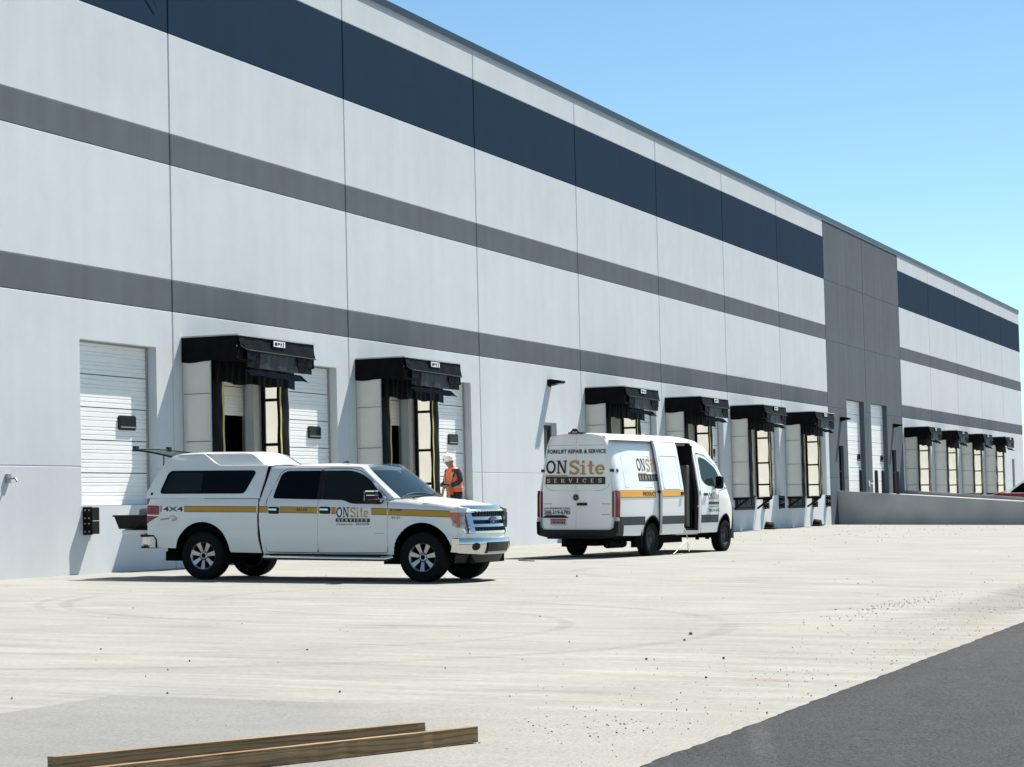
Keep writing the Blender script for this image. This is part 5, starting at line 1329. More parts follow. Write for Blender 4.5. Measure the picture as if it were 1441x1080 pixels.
# sliding door pushed back along the rear quarter
SD = 1.12; SO = 0.095
def SDf(u, v, off=0.0): return VR(u, v, off + SO + 0.012 * 0)
def SDf(u, v, off=0.0): return (u, -vw(u + 0.0, v) - SO - off, v)
sdo = rounded([(OX0 - SD + 0.012, 0.475), (OX1 - SD - 0.012, 0.475), (OX1 - SD - 0.012, 2.56), (OX1 - SD - 0.05, 2.605), (OX0 - SD + 0.03, 2.60)], [0.05, 0.05, 0.06, 0.03, 0.04])
sd = skin(sdo, SDf, 0.085, 0.055, (0, 1, 0)).build('sliding_door', VPAINT, van)
skin([(OX0 - SD + 0.016, 0.70), (OX1 - SD - 0.016, 0.70), (OX1 - SD - 0.016, 0.885), (OX0 - SD + 0.016, 0.885)], lambda u, v: SDf(u, v, 0.012), 0.1, 0.014, (0, 1, 0)).build('side_cladding', CLADG, sd)
ins = rounded([(OX0 - SD + 0.14, 1.50), (OX1 - SD - 0.17, 1.50), (OX1 - SD - 0.17, 2.245), (OX0 - SD + 0.14, 2.245)], 0.06)
mb = MB(); P_ = [SDf(u, v, 0.0035) for u, v in ins] + [SDf(ins[0][0], ins[0][1], 0.0035)]; mb.tube(P_, 0.005, 5, 0, False); mb.build('pressed_panel_edge', VPAINT, sd)
ins = rounded([(-3.50, 1.54), (-2.05, 1.54), (-2.05, 2.225), (-3.50, 2.225)], 0.05)
mb = MB(); P_ = [VR(u, v, 0.001) for u, v in ins] + [VR(ins[0][0], ins[0][1], 0.001)]; mb.tube(P_, 0.005, 5, 0, False); mb.build('pressed_panel_edge', VPAINT, van)
skin(rounded([(OX1 - SD - 0.20, 1.355), (OX1 - SD - 0.05, 1.355), (OX1 - SD - 0.05, 1.425), (OX1 - SD - 0.20, 1.425)], 0.03), lambda u, v: SDf(u, v, 0.035), 0.08, 0.03, (0, 1, 0)).build('door_handle', BLACKP, sd)
mb = MB(); skin(sdo, lambda u, v: SDf(u, v, -0.05), 0.1, 0, (0, 1, 0), None, mb, 0); mb.build('door_lining', PLAS, sd)
mb = MB(); mb.box((-1.86, -1.055, 1.40), (-1.72, -0.99, 1.45), 0, 0.01); mb.build('door_runner', BLACKP, van)
# rear face
XR = -4.0
def VB(y, z, off=0.0):      # outer rear surface, leans forward above the belt
    x = XR + 0.075 * (abs(y) / 0.95) ** 2 + 0.06 * max(0, (z - 1.45) / 1.2) ** 1.5 + 0.05 * max(0, (abs(y) - 0.82) / 0.15) ** 2
    return (x - off, y, z)
def vhw(z): return vw(-3.94, z)
rim_o = [(-vhw(z) + 0.002, z) for z in lin(0.50, 2.64, 18)] + [(y, vtop(-3.94) + 0.055 * (1 - (abs(y) / 0.62) ** 2.5) - 0.004) for y in lin(-0.60, 0.60, 9)] + [(vhw(z) - 0.002, z) for z in lin(2.64, 0.50, 18)]
skin(rim_o, lambda u, v: VB(u, v, -0.012), 0.1, 0.05, (1, 0, 0)).build('rear_frame', VPAINT, van)
def dw(z): return interp([(0.60, 0.81), (0.80, 0.835), (1.45, 0.84), (1.9, 0.81), (2.4, 0.735), (2.55, 0.70), (2.65, 0.66)], z)
yc = 0.085
for s in (-1, 1):
    zs = lin(0.615, 2.655, 16)
    o = [(yc + s * 0.005, 0.61), (yc + s * 0.005, 2.66)]
    o = [(0.0 + s * 0.004, 0.61)] + [(s * dw(z), z) for z in zs] + [(s * 0.004, 2.672)]
    o = rounded(o, 0.03, 2)
    dr = skin(o, lambda u, v: VB(u, v, 0.0), 0.08, 0.025, (1, 0, 0)).build('rear_door', VPAINT, van)
    # pressed line round the blanked window
    pl = [(s * 0.02, 1.455)] + [(s * 0.60, 1.46), (s * 0.74, 1.53), (s * 0.80, 1.62)]
    mb = MB(); mb.tube([VB(y, z, 0.001) for y, z in pl], 0.007, 5, 0, False); mb.tube([VB(s * y, 2.45, 0.001) for y in lin(0.03, 0.66, 5)], 0.006, 5, 0, False); mb.build('pressed_line', DIRTYW, dr)
    for z in (0.93, 1.16): MB().add([VB(s * 0.60, z, 0.003), VB(s * 0.80, z, 0.003), VB(s * 0.80, z + 0.02, 0.003), VB(s * 0.60, z + 0.02, 0.003)], [(0, 1, 2, 3)]).build('reflector', SILV, dr)
    for z in (1.86,): MB().box((XR + 0.05, min(s * 0.79, s * 0.88), z), (XR + 0.11, max(s * 0.79, s * 0.88), z + 0.07), 0, 0.015).build('door_hinge', CLADG, dr)
    if s < 0:
        mb = MB(); skin(rounded([(-0.03, 1.135), (-0.27, 1.135), (-0.27, 1.195), (-0.03, 1.195)], 0.03), lambda u, v: VB(u, v, 0.03), 0.08, 0.035, (1, 0, 0), None, mb); mb.build('door_handle', BLACKP, dr)
    else:
        skin(rounded([(0.18, 0.865), (0.84, 0.865), (0.74, 0.925), (0.28, 0.925)], 0.02), lambda u, v: VB(u, v, 0.035), 0.1, 0.045, (1, 0, 0)).build('plate_lamp_bar', BLACKP, dr)
        pt = skin(rounded([(0.24, 0.70), (0.64, 0.70), (0.64, 0.845), (0.24, 0.845)], 0.01), lambda u, v: VB(u, v, 0.012), 0.2, 0.01, (1, 0, 0)).build('licence_plate', mat('licence_plate_white', (0.55, 0.5, 0.5), 0.4, 0, 0.05), dr)
    # tail lamp wraps the corner
    tl = empty('tail_light'); tl.parent = van
    skin(rounded([(s * 0.85, 0.88), (s * 0.945, 0.88), (s * 0.93, 1.46), (s * 0.85, 1.435)], 0.02), lambda u, v: (VB(u, v, 0.02)[0], u, v), 0.08, 0.04, (1, 0, 0)).build('lens', REDL, tl)
    f = VR if s < 0 else VL
    skin(rounded([(-3.975, 0.88), (-3.83, 0.88), (-3.80, 1.45), (-3.96, 1.46)], 0.02), lambda u, v: f(max(u, -3.87), v, 0.014)[:0] + (u, s * (vw(-3.80, v) + 0.012 - 0.02 * max(0, (-3.87 - u) / 0.1)), v), 0.08, 0.03, (0, -s, 0)).build('lens', REDL, tl)
    MB().box((XR + 0.03, min(s * 0.88, s * 0.975), 0.79), (XR + 0.17, max(s * 0.88, s * 0.975), 0.875), 0, 0.015).build('reflector_block', SILV, tl)
mb = MB(); bpts = [(-0.985, 0.56), (-0.94, 0.48), (-0.6, 0.41), (0.6, 0.41), (0.94, 0.48), (0.985, 0.56), (0.99, 0.785), (0.90, 0.785), (0.885, 0.66), (0.82, 0.605), (-0.82, 0.605), (-0.885, 0.66), (-0.90, 0.785), (-0.99, 0.785)]
skin(bpts, lambda u, v: (XR - 0.07 + 0.13 * (abs(u) / 1.0) ** 3 + (0.06 * max(0, (0.5 - v) / 0.1)), u, v), 0.08, 0.16, (1, 0, 0), None, mb); mb.build('rear_bumper', PLAS, van)
for s in (-1, 1):
    f = VR if s < 0 else VL
    skin([(-3.99, 0.50), (-3.62, 0.46), (-3.62, 0.70), (-3.80, 0.785), (-3.985, 0.785)], lambda u, v: f(max(u, -3.86), v, 0.02)[1:2] and (u, s * (vw(-3.8, v) + 0.012), v), 0.1, 0.03, (0, -s, 0)).build('bumper_end', PLAS, van)
mb = MB(); n = 20      # round handle badge at the split
for rr, xo, mi in ((0.072, 0.012, 0), (0.058, 0.016, 1), (0.050, 0.018, 0)):
    vs = [VB(0.085 * 0 + rr * math.cos(2 * math.pi * k / n), 1.31 + rr * math.sin(2 * math.pi * k / n), xo) for k in range(n)]; mb.add(vs, [list(range(n))], mi)
for a in (90, 210, 330): mb.add([VB(0.008 * math.cos(R(a + 90)), 1.31 + 0.008 * math.sin(R(a + 90)), 0.021), VB(0.05 * math.cos(R(a)), 1.31 + 0.05 * math.sin(R(a)), 0.021), VB(-0.008 * math.cos(R(a + 90)), 1.31 - 0.008 * math.sin(R(a + 90)), 0.021)], [(0, 1, 2)], 1)
mb.build('round_badge', [BLACKP, mat('dull_chrome', (0.4, 0.4, 0.41), 0.25, 0.9)], van)
mb = MB(); mb.box((-3.97, -0.16, 2.70), (-3.80, 0.20, 2.735), 0, 0.01); mb.tube([(-3.95, -0.06, 2.73), (-3.94, 0.0, 2.80), (-3.94, 0.08, 2.80), (-3.95, 0.14, 2.73)], 0.018, 6); mb.box((-3.985, -0.01, 2.745), (-3.88, 0.09, 2.80), 0, 0.015); mb.box((-3.975, -0.14, 2.705), (-3.9715, 0.18, 2.73), 1)
mb.build('rear_camera', [BLACKP, mat('dark_red_lens', (0.12, 0.01, 0.015), 0.2)], van)
# lettering on the rear (viewer's right is -y)
def VBt(u, v, o): return VB(-u, v, o + 0.010)
decal('lettering', van, VBt, [('font', font_mesh('FORKLIFT REPAIR & SERVICE', -0.715, 2.272, 0.085, 1.41, 0.024))], BLKD)
decal('lettering', van, VBt, [('poly', slab('ON', -0.75, 1.835, 0.285, 0.545, 0.03))], BLKD)
decal('lettering', van, VBt, [('poly', slab('Site', -0.165, 1.805, 0.315, 0.855, 0.03))], TAN)
mb = MB(); band(VBt, -0.76, 1.60, 0.69, 1.595, 0.165, 0.16, mb, 0, 0.004); band(VBt, -0.76, 1.772, -0.20, 1.772, 0.025, None, mb, 1, 0.004)
link('logo_bar', mesh_keep(mb, 'logo_bar', [BLKD, TAN]), van)
decal('lettering', van, lambda u, v, o: VBt(u, v, o + 0.004), [('poly', slab('SERVICES', -0.72, 1.635, 0.085, 1.34, 0.75))], mat('cream_decal', (0.62, 0.52, 0.36), 0.5))
decal('lettering', van, VBt, [('font', font_mesh('on-sitesvcs.com', -0.80, 1.05, 0.062, 0.66, 0.008)), ('font', font_mesh('208-319-6785', -0.80, 0.95, 0.078, 0.67, 0.018))], BLKD)
mb = MB()
for q in range(7): mb.add([VB(0.615 - q * 0.052, 0.735, 0.016), VB(0.575 - q * 0.052, 0.735, 0.016), VB(0.575 - q * 0.052, 0.795, 0.016), VB(0.615 - q * 0.052, 0.795, 0.016)], [(0, 1, 2, 3)], 0 if q % 2 else 1)
mb.add([VB(0.635, 0.805, 0.016), VB(0.245, 0.805, 0.016), VB(0.245, 0.84, 0.016), VB(0.635, 0.84, 0.016)], [(0, 1, 2, 3)], 1)
link('plate_print', mesh_keep(mb, 'plate_print', [mat('dark_plate_ink', (0.06, 0.03, 0.05), 0.5), mat('red_plate_ink', (0.25, 0.05, 0.07), 0.5)]), van)
# side stripe + logo (partly covered by the slid-back door)
mb = MB(); band(VR, -3.80, 1.315, -1.95, 1.315, 0.155, None, mb, 0, 0.006); band(VR, -3.80, 1.302, -1.95, 1.302, 0.012, None, mb, 1, 0.0062); link('side_stripe', mesh_keep(mb, 'side_stripe', [AMBERD, BLKD]), van)
mb = MB(); band(SDf, OX0 - SD + 0.015, 1.32, OX1 - SD - 0.015, 1.335, 0.145, 0.135, mb, 0, 0.006); band(SDf, OX0 - SD + 0.015, 1.308, OX1 - SD - 0.015, 1.324, 0.012, None, mb, 1, 0.0062); link('side_stripe', mesh_keep(mb, 'side_stripe', [AMBERD, BLKD]), sd)
decal('lettering', van, VR, [('font', font_mesh('PRODUCTS', -2.66, 1.345, 0.085, 1.05, 0.02))], BLKD) if False else decal('lettering', van, lambda u, v, o: VR(u, v, o + 0.004), [('font', font_mesh('PRODUCT', -2.66, 1.345, 0.085, 0.70, 0.02))], BLKD)
LGX = -2.76
decal('lettering', van, VR, [('poly', slab('ON', LGX, 1.90, 0.27, 0.46, 0.03))], BLKD)
decal('lettering', van, VR, [('poly', slab('Site', LGX + 0.49, 1.88, 0.29, 0.74, 0.03))], TAN)
mb = band(VR, LGX, 1.67, LGX + 1.24, 1.67, 0.15, None, None, 0, 0.005); link('logo_bar', mesh_keep(mb, 'logo_bar', BLKD), van)
mb = band(VR, LGX, 1.825, LGX + 0.46, 1.825, 0.025, None, None, 0, 0.005); link('logo_bar', mesh_keep(mb, 'logo_bar', TAN), van)
decal('lettering', van, lambda u, v, o: VR(u, v, o + 0.004), [('poly', slab('SERVICES', LGX + 0.04, 1.70, 0.085, 1.15, 0.75))], mat('cream_decal', (0.62, 0.52, 0.36), 0.5))
VRF = lambda u, v, o: VR(u, v, o + 0.002)
decal('lettering', van, VRF, [('poly', slab('ON', 1.10, 1.245, 0.155, 0.26, 0.03))], BLKD)
decal('lettering', van, VRF, [('poly', slab('Site', 1.375, 1.245, 0.165, 0.36, 0.03))], TAN)
mb = band(VR, 1.10, 1.125, 1.735, 1.125, 0.065, None, None, 0, 0.008); link('logo_bar', mesh_keep(mb, 'logo_bar', mat('brown_black_decal', (0.05, 0.035, 0.015), 0.5)), van)
decal('lettering', van, VRF, [('font', font_mesh('on-sitesvcs.com', 1.12, 1.055, 0.04, 0.60, 0.006)), ('font', font_mesh('208-319-6785', 1.10, 0.955, 0.065, 0.66, 0.016))], BLKD)
mb = MB(); band(VR, 0.575, 1.34, 0.65, 1.34, 0.11, None, mb, 0, 0.004, 2); link('side_stripe', mesh_keep(mb, 'side_stripe', TAN), van)
TY2, RM2 = wheel_mesh(0.375, 0.235, 0.205, 0, 'steel')
add_wheels(van, TY2, RM2, [(-2.1625, -0.875, 0.375, False), (2.1625, -0.875, 0.375, False), (-2.1625, 0.875, 0.375, True), (2.1625, 0.875, 0.375, True)])
place(van, 50.956, -5.611, R(-6.711))
# cord hanging out of the sliding door
def vpt(x, y, z): return tuple(van.matrix_world @ Vector((x, y, z)))
mb = MB(); mb.tube([vpt(*p) for p in ((-0.28, -0.80, 0.62), (-0.30, -0.98, 0.585), (-0.31, -1.02, 0.48), (-0.27, -1.04, 0.36), (-0.30, -1.06, 0.26), (-0.42, -1.07, 0.30), (-0.75, -1.08, 0.19), (-1.10, -1.10, 0.06), (-1.30, -1.12, 0.02), (-1.15, -1.17, 0.015), (-0.9, -1.17, 0.015))], 0.011, 6)
mb.tube([vpt(*p) for p in ((-0.30, -1.06, 0.24), (-0.24, -1.08, 0.12), (-0.32, -1.10, 0.05), (-0.37, -1.09, 0.14), (-0.31, -1.06, 0.27))], 0.010, 6)
tag(mb.build('power_cord', mat('pale_cord', (0.6, 0.58, 0.52), 0.5)), 'pale cord hanging from the open sliding door of the van onto the concrete', 'cord')
# cord continuing across the concrete behind the van
mb = MB(); pts = [(44.2, -5.2), (44.6, -4.7), (45.3, -4.5), (46.0, -4.8), (46.8, -4.6), (47.6, -4.9), (48.6, -5.0)]
mb.tube([(x, y, gz(x, y) + 0.012) for x, y in pts], 0.011, 5); tag(mb.build('power_cord', mat('dark_cord', (0.06, 0.06, 0.06), 0.6)), 'dark cord lying on the concrete between the pickup and the van', 'cord')
# ================================================================== red car beyond the ramp
car = empty('red_car'); RED = mat('red_vehicle_paint', (0.30, 0.012, 0.016), 0.22, 0, 0.03, 2, coat=0.8)
CWT = [(0.25, 0.86), (0.45, 0.90), (0.70, 0.92), (0.92, 0.90), (1.0, 0.86), (1.42, 0.62), (1.47, 0.5)]
def ctop(x): return interp([(-2.25, 0.95), (-1.9, 1.02), (-1.5, 1.08), (-0.7, 1.44), (0.2, 1.48), (0.6, 1.42), (1.2, 1.06), (1.8, 0.96), (2.2, 0.82), (2.32, 0.66)], x)
def cwid(x, z): return interp(CWT, z) - 0.22 * max(0, (abs(x) - 1.6) / 0.75) ** 2.2
def cfn(s): return lambda u, v: (u, s * cwid(u, v), v)
prof = [(x, ctop(x)) for x in lin(2.30, -2.24, 40)]
co = [(-2.24, 0.30), (-1.80, 0.28)] + arc(-1.38, 0.33, 0.38, 175, 5, 14) + [(-0.95, 0.24), (0.95, 0.24)] + arc(1.38, 0.33, 0.38, 175, 5, 14) + [(1.85, 0.27), (2.30, 0.32)]
belt = co + [(2.30, 0.62)] + [(x, min(ctop(x) - 0.02, 0.97)) for x in lin(2.25, -2.24, 30)]
for s in (-1, 1):
    skin(belt, cfn(s), 0.12, 0.02, (0, -s, 0)).build('body_side', RED, car)
    gl = rounded([(-1.45, 0.985), (1.12, 0.985), (0.55, 1.37), (0.15, 1.43), (-0.65, 1.40)], 0.08)
    skin(gl, cfn(s), 0.12, 0.02, (0, -s, 0)).build('side_window', TINT, car)
def ctf(u, v): return (u, v * cwid(u, min(ctop(u), 1.46) - 0.01), ctop(u) + 0.03 * (1 - v * v))
for nm, a, b, mt in (('bonnet', 1.22, 2.30, RED), ('windscreen', 0.60, 1.21, WGLASS), ('roof', -0.70, 0.59, RED), ('rear_window', -1.45, -0.71, TINT), ('boot_lid', -2.24, -1.46, RED)):
    skin([(x, -1) for x in lin(a, b, 8)] + [(x, 1) for x in lin(b, a, 8)], ctf, 0.15).build(nm, mt, car)
skin([(-0.72, 0.28), (0.72, 0.28), (0.72, 0.70), (-0.72, 0.70)], lambda u, v: (2.31 - 0.12 * u * u, u, v), 0.15).build('front_bumper', RED, car)
skin([(-0.72, 0.30), (0.72, 0.30), (0.72, 0.95), (-0.72, 0.95)], lambda u, v: (-2.25 + 0.1 * u * u, u, v), 0.15).build('rear_bumper', RED, car)
MB().box((-2.1, -0.7, 0.2), (2.1, 0.7, 0.5)).build('underbody', BODYDARK, car)
for s in (-1, 1): skin(rounded([(s * 0.45, 0.60), (s * 0.74, 0.60), (s * 0.74, 0.74), (s * 0.45, 0.72)], 0.03), lambda u, v: (2.33 - 0.14 * u * u - 0.2 * max(0, v - 0.6), u, v), 0.1).build('headlight', CLEAR, car)
TY3, RM3 = wheel_mesh(0.33, 0.21, 0.21, 7, 'alloy')
add_wheels(car, TY3, RM3, [(-1.38, -0.80, 0.33, False), (1.38, -0.80, 0.33, False), (-1.38, 0.80, 0.33, True), (1.38, 0.80, 0.33, True)])
tag(car, 'red car parked behind the ramp at the right edge, only bonnet and windscreen in view', 'car')
CARPOS = (120.2, -5.0, 88.0)

# ================================================================== worker
def skin_body(name, joints, edges, mt, parent=None, sub=2, root=0):
    me = bpy.data.meshes.new(name); me.from_pydata([j[0] for j in joints], edges, [])
    ob = bpy.data.objects.new(name, me); C.objects.link(ob)
    sk = ob.modifiers.new('skin', 'SKIN'); sk.use_smooth_shade = True
    for i, d in enumerate(me.skin_vertices[0].data):
        r_ = joints[i][1]; d.radius = (r_, r_) if not isinstance(r_, tuple) else r_
        d.use_root = (i == root)
    ss = ob.modifiers.new('sub', 'SUBSURF'); ss.levels = sub; ss.render_levels = sub
    dg = bpy.context.evaluated_depsgraph_get(); ev = ob.evaluated_get(dg)
    m2 = bpy.data.meshes.new_from_object(ev); m2.name = name; bpy.data.objects.remove(ob)
    m2.materials.clear(); m2.materials.append(mt)
    for p in m2.polygons: p.use_smooth = True
    return link(name, m2, parent)
SKINM = mat('skin', (0.36, 0.17, 0.11), 0.5, 0, 0.1, 12); ORG = mat('hi_vis_orange', (0.95, 0.17, 0.05), 0.55, 0, 0.15, 10)
REFL = mat('reflective_tape', (0.50, 0.42, 0.30), 0.35, 0, 0.05, 10); SHIRT = mat('dark_plaid_shirt', (0.035, 0.033, 0.038), 0.8, 0, 0.5, 16)
TROU = mat('black_work_trousers', (0.018, 0.018, 0.02), 0.8, 0, 0.3, 12); HAT = mat('white_hard_hat', (0.80, 0.80, 0.78), 0.25, coat=0.5); GLOVE = mat('grey_work_glove', (0.05, 0.055, 0.05), 0.8)
# local frame: x = forward (faces -X of world after turning), z up, feet at 0
J = [((0, 0, 0.95), (0.12, 0.15)), ((0.01, 0, 1.15), (0.125, 0.15)), ((0.02, 0, 1.35), (0.125, 0.175)), ((0.035, 0, 1.47), (0.07, 0.10)), ((0.07, 0, 1.53), 0.056), ((0.125, 0, 1.60), (0.088, 0.084)), ((0.145, 0, 1.69), (0.105, 0.09)), ((0.14, 0, 1.76), (0.07, 0.06)),
     ((0.03, 0.19, 1.44), 0.065), ((0.03, 0.26, 1.18), 0.05), ((0.24, 0.15, 1.07), 0.038), ((0.30, 0.12, 1.06), (0.03, 0.045)),
     ((0.03, -0.19, 1.44), 0.065), ((0.02, -0.27, 1.18), 0.05), ((0.24, -0.15, 1.09), 0.038), ((0.30, -0.12, 1.09), (0.03, 0.045)),
     ((0.0, 0.10, 0.88), 0.10), ((0.03, 0.11, 0.50), 0.062), ((0.0, 0.11, 0.10), 0.048), ((0.13, 0.12, 0.035), (0.045, 0.035)),
     ((0.0, -0.10, 0.88), 0.10), ((0.03, -0.11, 0.50), 0.062), ((0.0, -0.11, 0.10), 0.048), ((0.13, -0.12, 0.035), (0.045, 0.035))]
E_ = [(0, 1), (1, 2), (2, 3), (3, 4), (4, 5), (5, 6), (6, 7), (2, 8), (8, 9), (9, 10), (10, 11), (2, 12), (12, 13), (13, 14), (14, 15), (0, 16), (16, 17), (17, 18), (18, 19), (0, 20), (20, 21), (21, 22), (22, 23)]
man = skin_body('person', J, E_, SKINM)
tag(man, 'worker in white hard hat and orange safety vest at the white door behind the pickup', 'person')
def grow(j, d): return (j[0], tuple(v + d for v in j[1]) if isinstance(j[1], tuple) else j[1] + d)
sub = lambda ids, d, ed: ([grow(J[i], d) for i in ids], ed)
a, b = sub([0, 1, 2, 3, 8, 9, 10, 12, 13, 14], 0.016, [(0, 1), (1, 2), (2, 3), (2, 4), (4, 5), (5, 6), (2, 7), (7, 8), (8, 9)]); skin_body('shirt', a, b, SHIRT, man)
mbt = MB()
for s in (-1, 1): mbt.tube([(0.0, s * 0.095, 0.97), (0.0, s * 0.10, 0.88), (0.015, s * 0.105, 0.70), (0.03, s * 0.11, 0.50), (0.015, s * 0.11, 0.30), (0.0, s * 0.11, 0.06)], 0.1, 14, 0, True, [0.115, 0.118, 0.105, 0.085, 0.078, 0.075])
VR_ = [(0.93, 0.165, 0.215, -0.01), (1.0, 0.165, 0.215, 0.0), (1.12, 0.165, 0.205, 0.01), (1.26, 0.165, 0.215, 0.015), (1.36, 0.155, 0.225, 0.015), (1.44, 0.13, 0.215, 0.02), (1.50, 0.10, 0.15, 0.03), (1.53, 0.085, 0.095, 0.04)]
def loft(tab, mi, mb, d=0.0, n=30):
    vs = []
    for z, rx, ry, x0 in tab:
        for k in range(n):
            t = 2 * math.pi * k / n; vs.append((x0 + (rx + d) * math.cos(t), (ry + d) * math.sin(t), z))
    mb.add(vs, [(j * n + k, j * n + (k + 1) % n, (j + 1) * n + (k + 1) % n, (j + 1) * n + k) for j in range(len(tab) - 1) for k in range(n)], mi, True)
loft([(0.80, 0.10, 0.13, 0.0), (0.86, 0.15, 0.195, 0.0), (0.94, 0.155, 0.20, 0.0), (1.02, 0.15, 0.19, 0.0)], 0, mbt); link('trousers', mbt.mesh('trousers', TROU), man)
mb = MB(); loft(VR_, 0, mb); vest = link('safety_vest', mb.mesh('safety_vest', ORG), man)
mb = MB(); loft([(1.02, 0.165, 0.214, 0.0), (1.075, 0.165, 0.210, 0.005)], 0, mb, 0.005)
for s in (-1, 1): mb.tube([(0.155, s * 0.10, 1.04), (0.175, s * 0.11, 1.22), (0.16, s * 0.13, 1.36), (0.06, s * 0.15, 1.475), (-0.06, s * 0.14, 1.46), (-0.135, s * 0.11, 1.32), (-0.16, s * 0.09, 1.04)], 0.024, 6)
link('reflective_stripe', mb.mesh('reflective_stripe', REFL), vest)
mb = MB(); mb.box((0.145, 0.02, 0.86), (0.19, 0.15, 1.02), 0, 0.012); link('pouch', mb.mesh('pouch', mat('bright_orange_pouch', (0.95, 0.09, 0.02), 0.5)), man)
# hard hat tipped forward
hh = MB(); hh.lathe([(0.135, 0.0), (0.132, 0.04), (0.118, 0.09), (0.085, 0.13), (0.04, 0.15), (0.001, 0.155)], (0, 0, 0), 'z', 24); hh.lathe([(0.132, 0.004), (0.158, -0.004), (0.158, -0.010), (0.130, -0.006)], (0, 0, 0), 'z', 24)
hh.add([(0.12, -0.09, -0.004), (0.19, -0.06, -0.016), (0.205, 0.0, -0.018), (0.19, 0.06, -0.016), (0.12, 0.09, -0.004)], [(0, 1, 2, 3, 4)])
hh.tube([(0.125, 0, 0.06), (0.06, 0, 0.142), (-0.03, 0, 0.156), (-0.11, 0, 0.10)], 0.012, 6)
hat_o = link('hard_hat', hh.mesh('hard_hat', HAT), man); hat_o.location = (0.145, 0, 1.715); hat_o.rotation_euler = (0, R(20), 0)
MB().box((0.1325, -0.02, 0.03), (0.1365, 0.02, 0.06)).build('hat_sticker', BLKD, hat_o)
# face: nose, brow, ears, eyes, mouth, hair
mb = MB(); mb.add([(0.245, 0, 1.65), (0.268, 0.0, 1.612), (0.235, 0.018, 1.61), (0.235, -0.018, 1.61)], [(0, 1, 2), (0, 3, 1), (1, 3, 2)]); mb.box((0.12, 0.083, 1.61), (0.155, 0.10, 1.67), 0, 0.008); mb.box((0.12, -0.10, 1.61), (0.155, -0.083, 1.67), 0, 0.008)
link('nose_and_ears', mb.mesh('nose_and_ears', SKINM), man)
mb = MB()
for s in (-1, 1): mb.box((0.222, s * 0.034 - 0.012, 1.65), (0.231, s * 0.034 + 0.012, 1.660), 0, 0.003)
mb.box((0.205, -0.022, 1.58), (0.213, 0.022, 1.585), 0); link('eyes_and_mouth', mb.mesh('eyes_and_mouth', BLKD), man)
skin_body('hair', [((0.09, 0, 1.63), (0.075, 0.082)), ((0.105, 0, 1.71), (0.085, 0.086))], [(0, 1)], mat('brown_hair', (0.05, 0.035, 0.025), 0.8), man)
# gloved hands: palm, four bent fingers, thumb
for s, cy, cz in ((1, 0.12, 1.06), (-1, -0.12, 1.09)):
    hj = [((0.27, cy + s * 0.012, cz), 0.030), ((0.33, cy - s * 0.005, cz - 0.004), (0.022, 0.042))]
    he = [(0, 1)]
    for q, (dy, L1) in enumerate(((-0.03, 0.040), (-0.01, 0.046), (0.010, 0.043), (0.03, 0.034))):
        n0 = len(hj); hj += [((0.355, cy + dy, cz - 0.004), 0.011), ((0.355 + L1 * 0.7, cy + dy, cz - 0.02), 0.010), ((0.355 + L1 * 0.75, cy + dy, cz - 0.05), 0.009)]
        he += [(1, n0), (n0, n0 + 1), (n0 + 1, n0 + 2)]
    n0 = len(hj); hj += [((0.305, cy - s * 0.045, cz + 0.005), 0.012), ((0.345, cy - s * 0.062, cz - 0.012), 0.010)]; he += [(0, n0), (n0, n0 + 1)]
    skin_body('glove', hj, he, GLOVE, man, 1)
for s in (-1, 1):
    mb = MB(); mb.box((-0.07, s * 0.115 - 0.055, 0.0), (0.22, s * 0.115 + 0.055, 0.10), 0, 0.03); mb.box((-0.07, s * 0.115 - 0.05, 0.08), (0.08, s * 0.115 + 0.05, 0.20), 0, 0.03)
    link('work_boot', mb.mesh('work_boot', mat('dark_boot_leather', (0.03, 0.022, 0.016), 0.6)), man)
PX, PY = 51.32, -0.55
PZ0 = 2.385 - 1.90
man.scale = (1.12, 1.14, 1.0); man.location = (PX, PY, PZ0); man.rotation_euler = (0, 0, R(150))
# step ladder under the worker
LAD = mat('tan_fibreglass', (0.42, 0.28, 0.14), 0.6, 0, 0.1, 6); lad = empty('step_ladder', (PX, PY, gz(PX, PY)), R(150))
HL = 1.60; mb = MB()
def rail(x0, x1, y, y2, h): mb.hexa([(x0 - 0.03, y - 0.016, 0), (x0 + 0.03, y - 0.016, 0), (x0 + 0.03, y + 0.016, 0), (x0 - 0.03, y + 0.016, 0), (x1 - 0.03, y2 - 0.016, h), (x1 + 0.03, y2 - 0.016, h), (x1 + 0.03, y2 + 0.016, h), (x1 - 0.03, y2 + 0.016, h)])
for s in (-1, 1): rail(-0.02, 0.40, s * 0.27, s * 0.19, HL)
mb.build('front_rails', LAD, lad); mb = MB()
for s in (-1, 1): rail(0.98, 0.46, s * 0.27, s * 0.19, HL)
mb.build('rear_rails', LAD, lad)
stepz = PZ0 - gz(PX, PY)
for z in (stepz - 0.28, stepz - 0.015, stepz + 0.27, stepz + 0.55):
    t = z / HL; x = -0.02 + 0.42 * t; w = 0.27 - 0.08 * t - 0.018
    MB().box((x - 0.14 if abs(z - stepz + 0.015) < 0.01 else x - 0.05, -w, z - 0.015), (x + 0.06, w, z + 0.0149)).build('step', GALV, lad)
MB().box((0.34, -0.23, HL), (0.56, 0.23, HL + 0.05), 0, 0.012).build('ladder_top', mat('black_ladder_cap', (0.02, 0.02, 0.02), 0.5), lad)
tag(lad, 'tan step ladder under the worker, mostly hidden by the pickup bonnet', 'ladder')
man.location = Vector((PX, PY, PZ0))

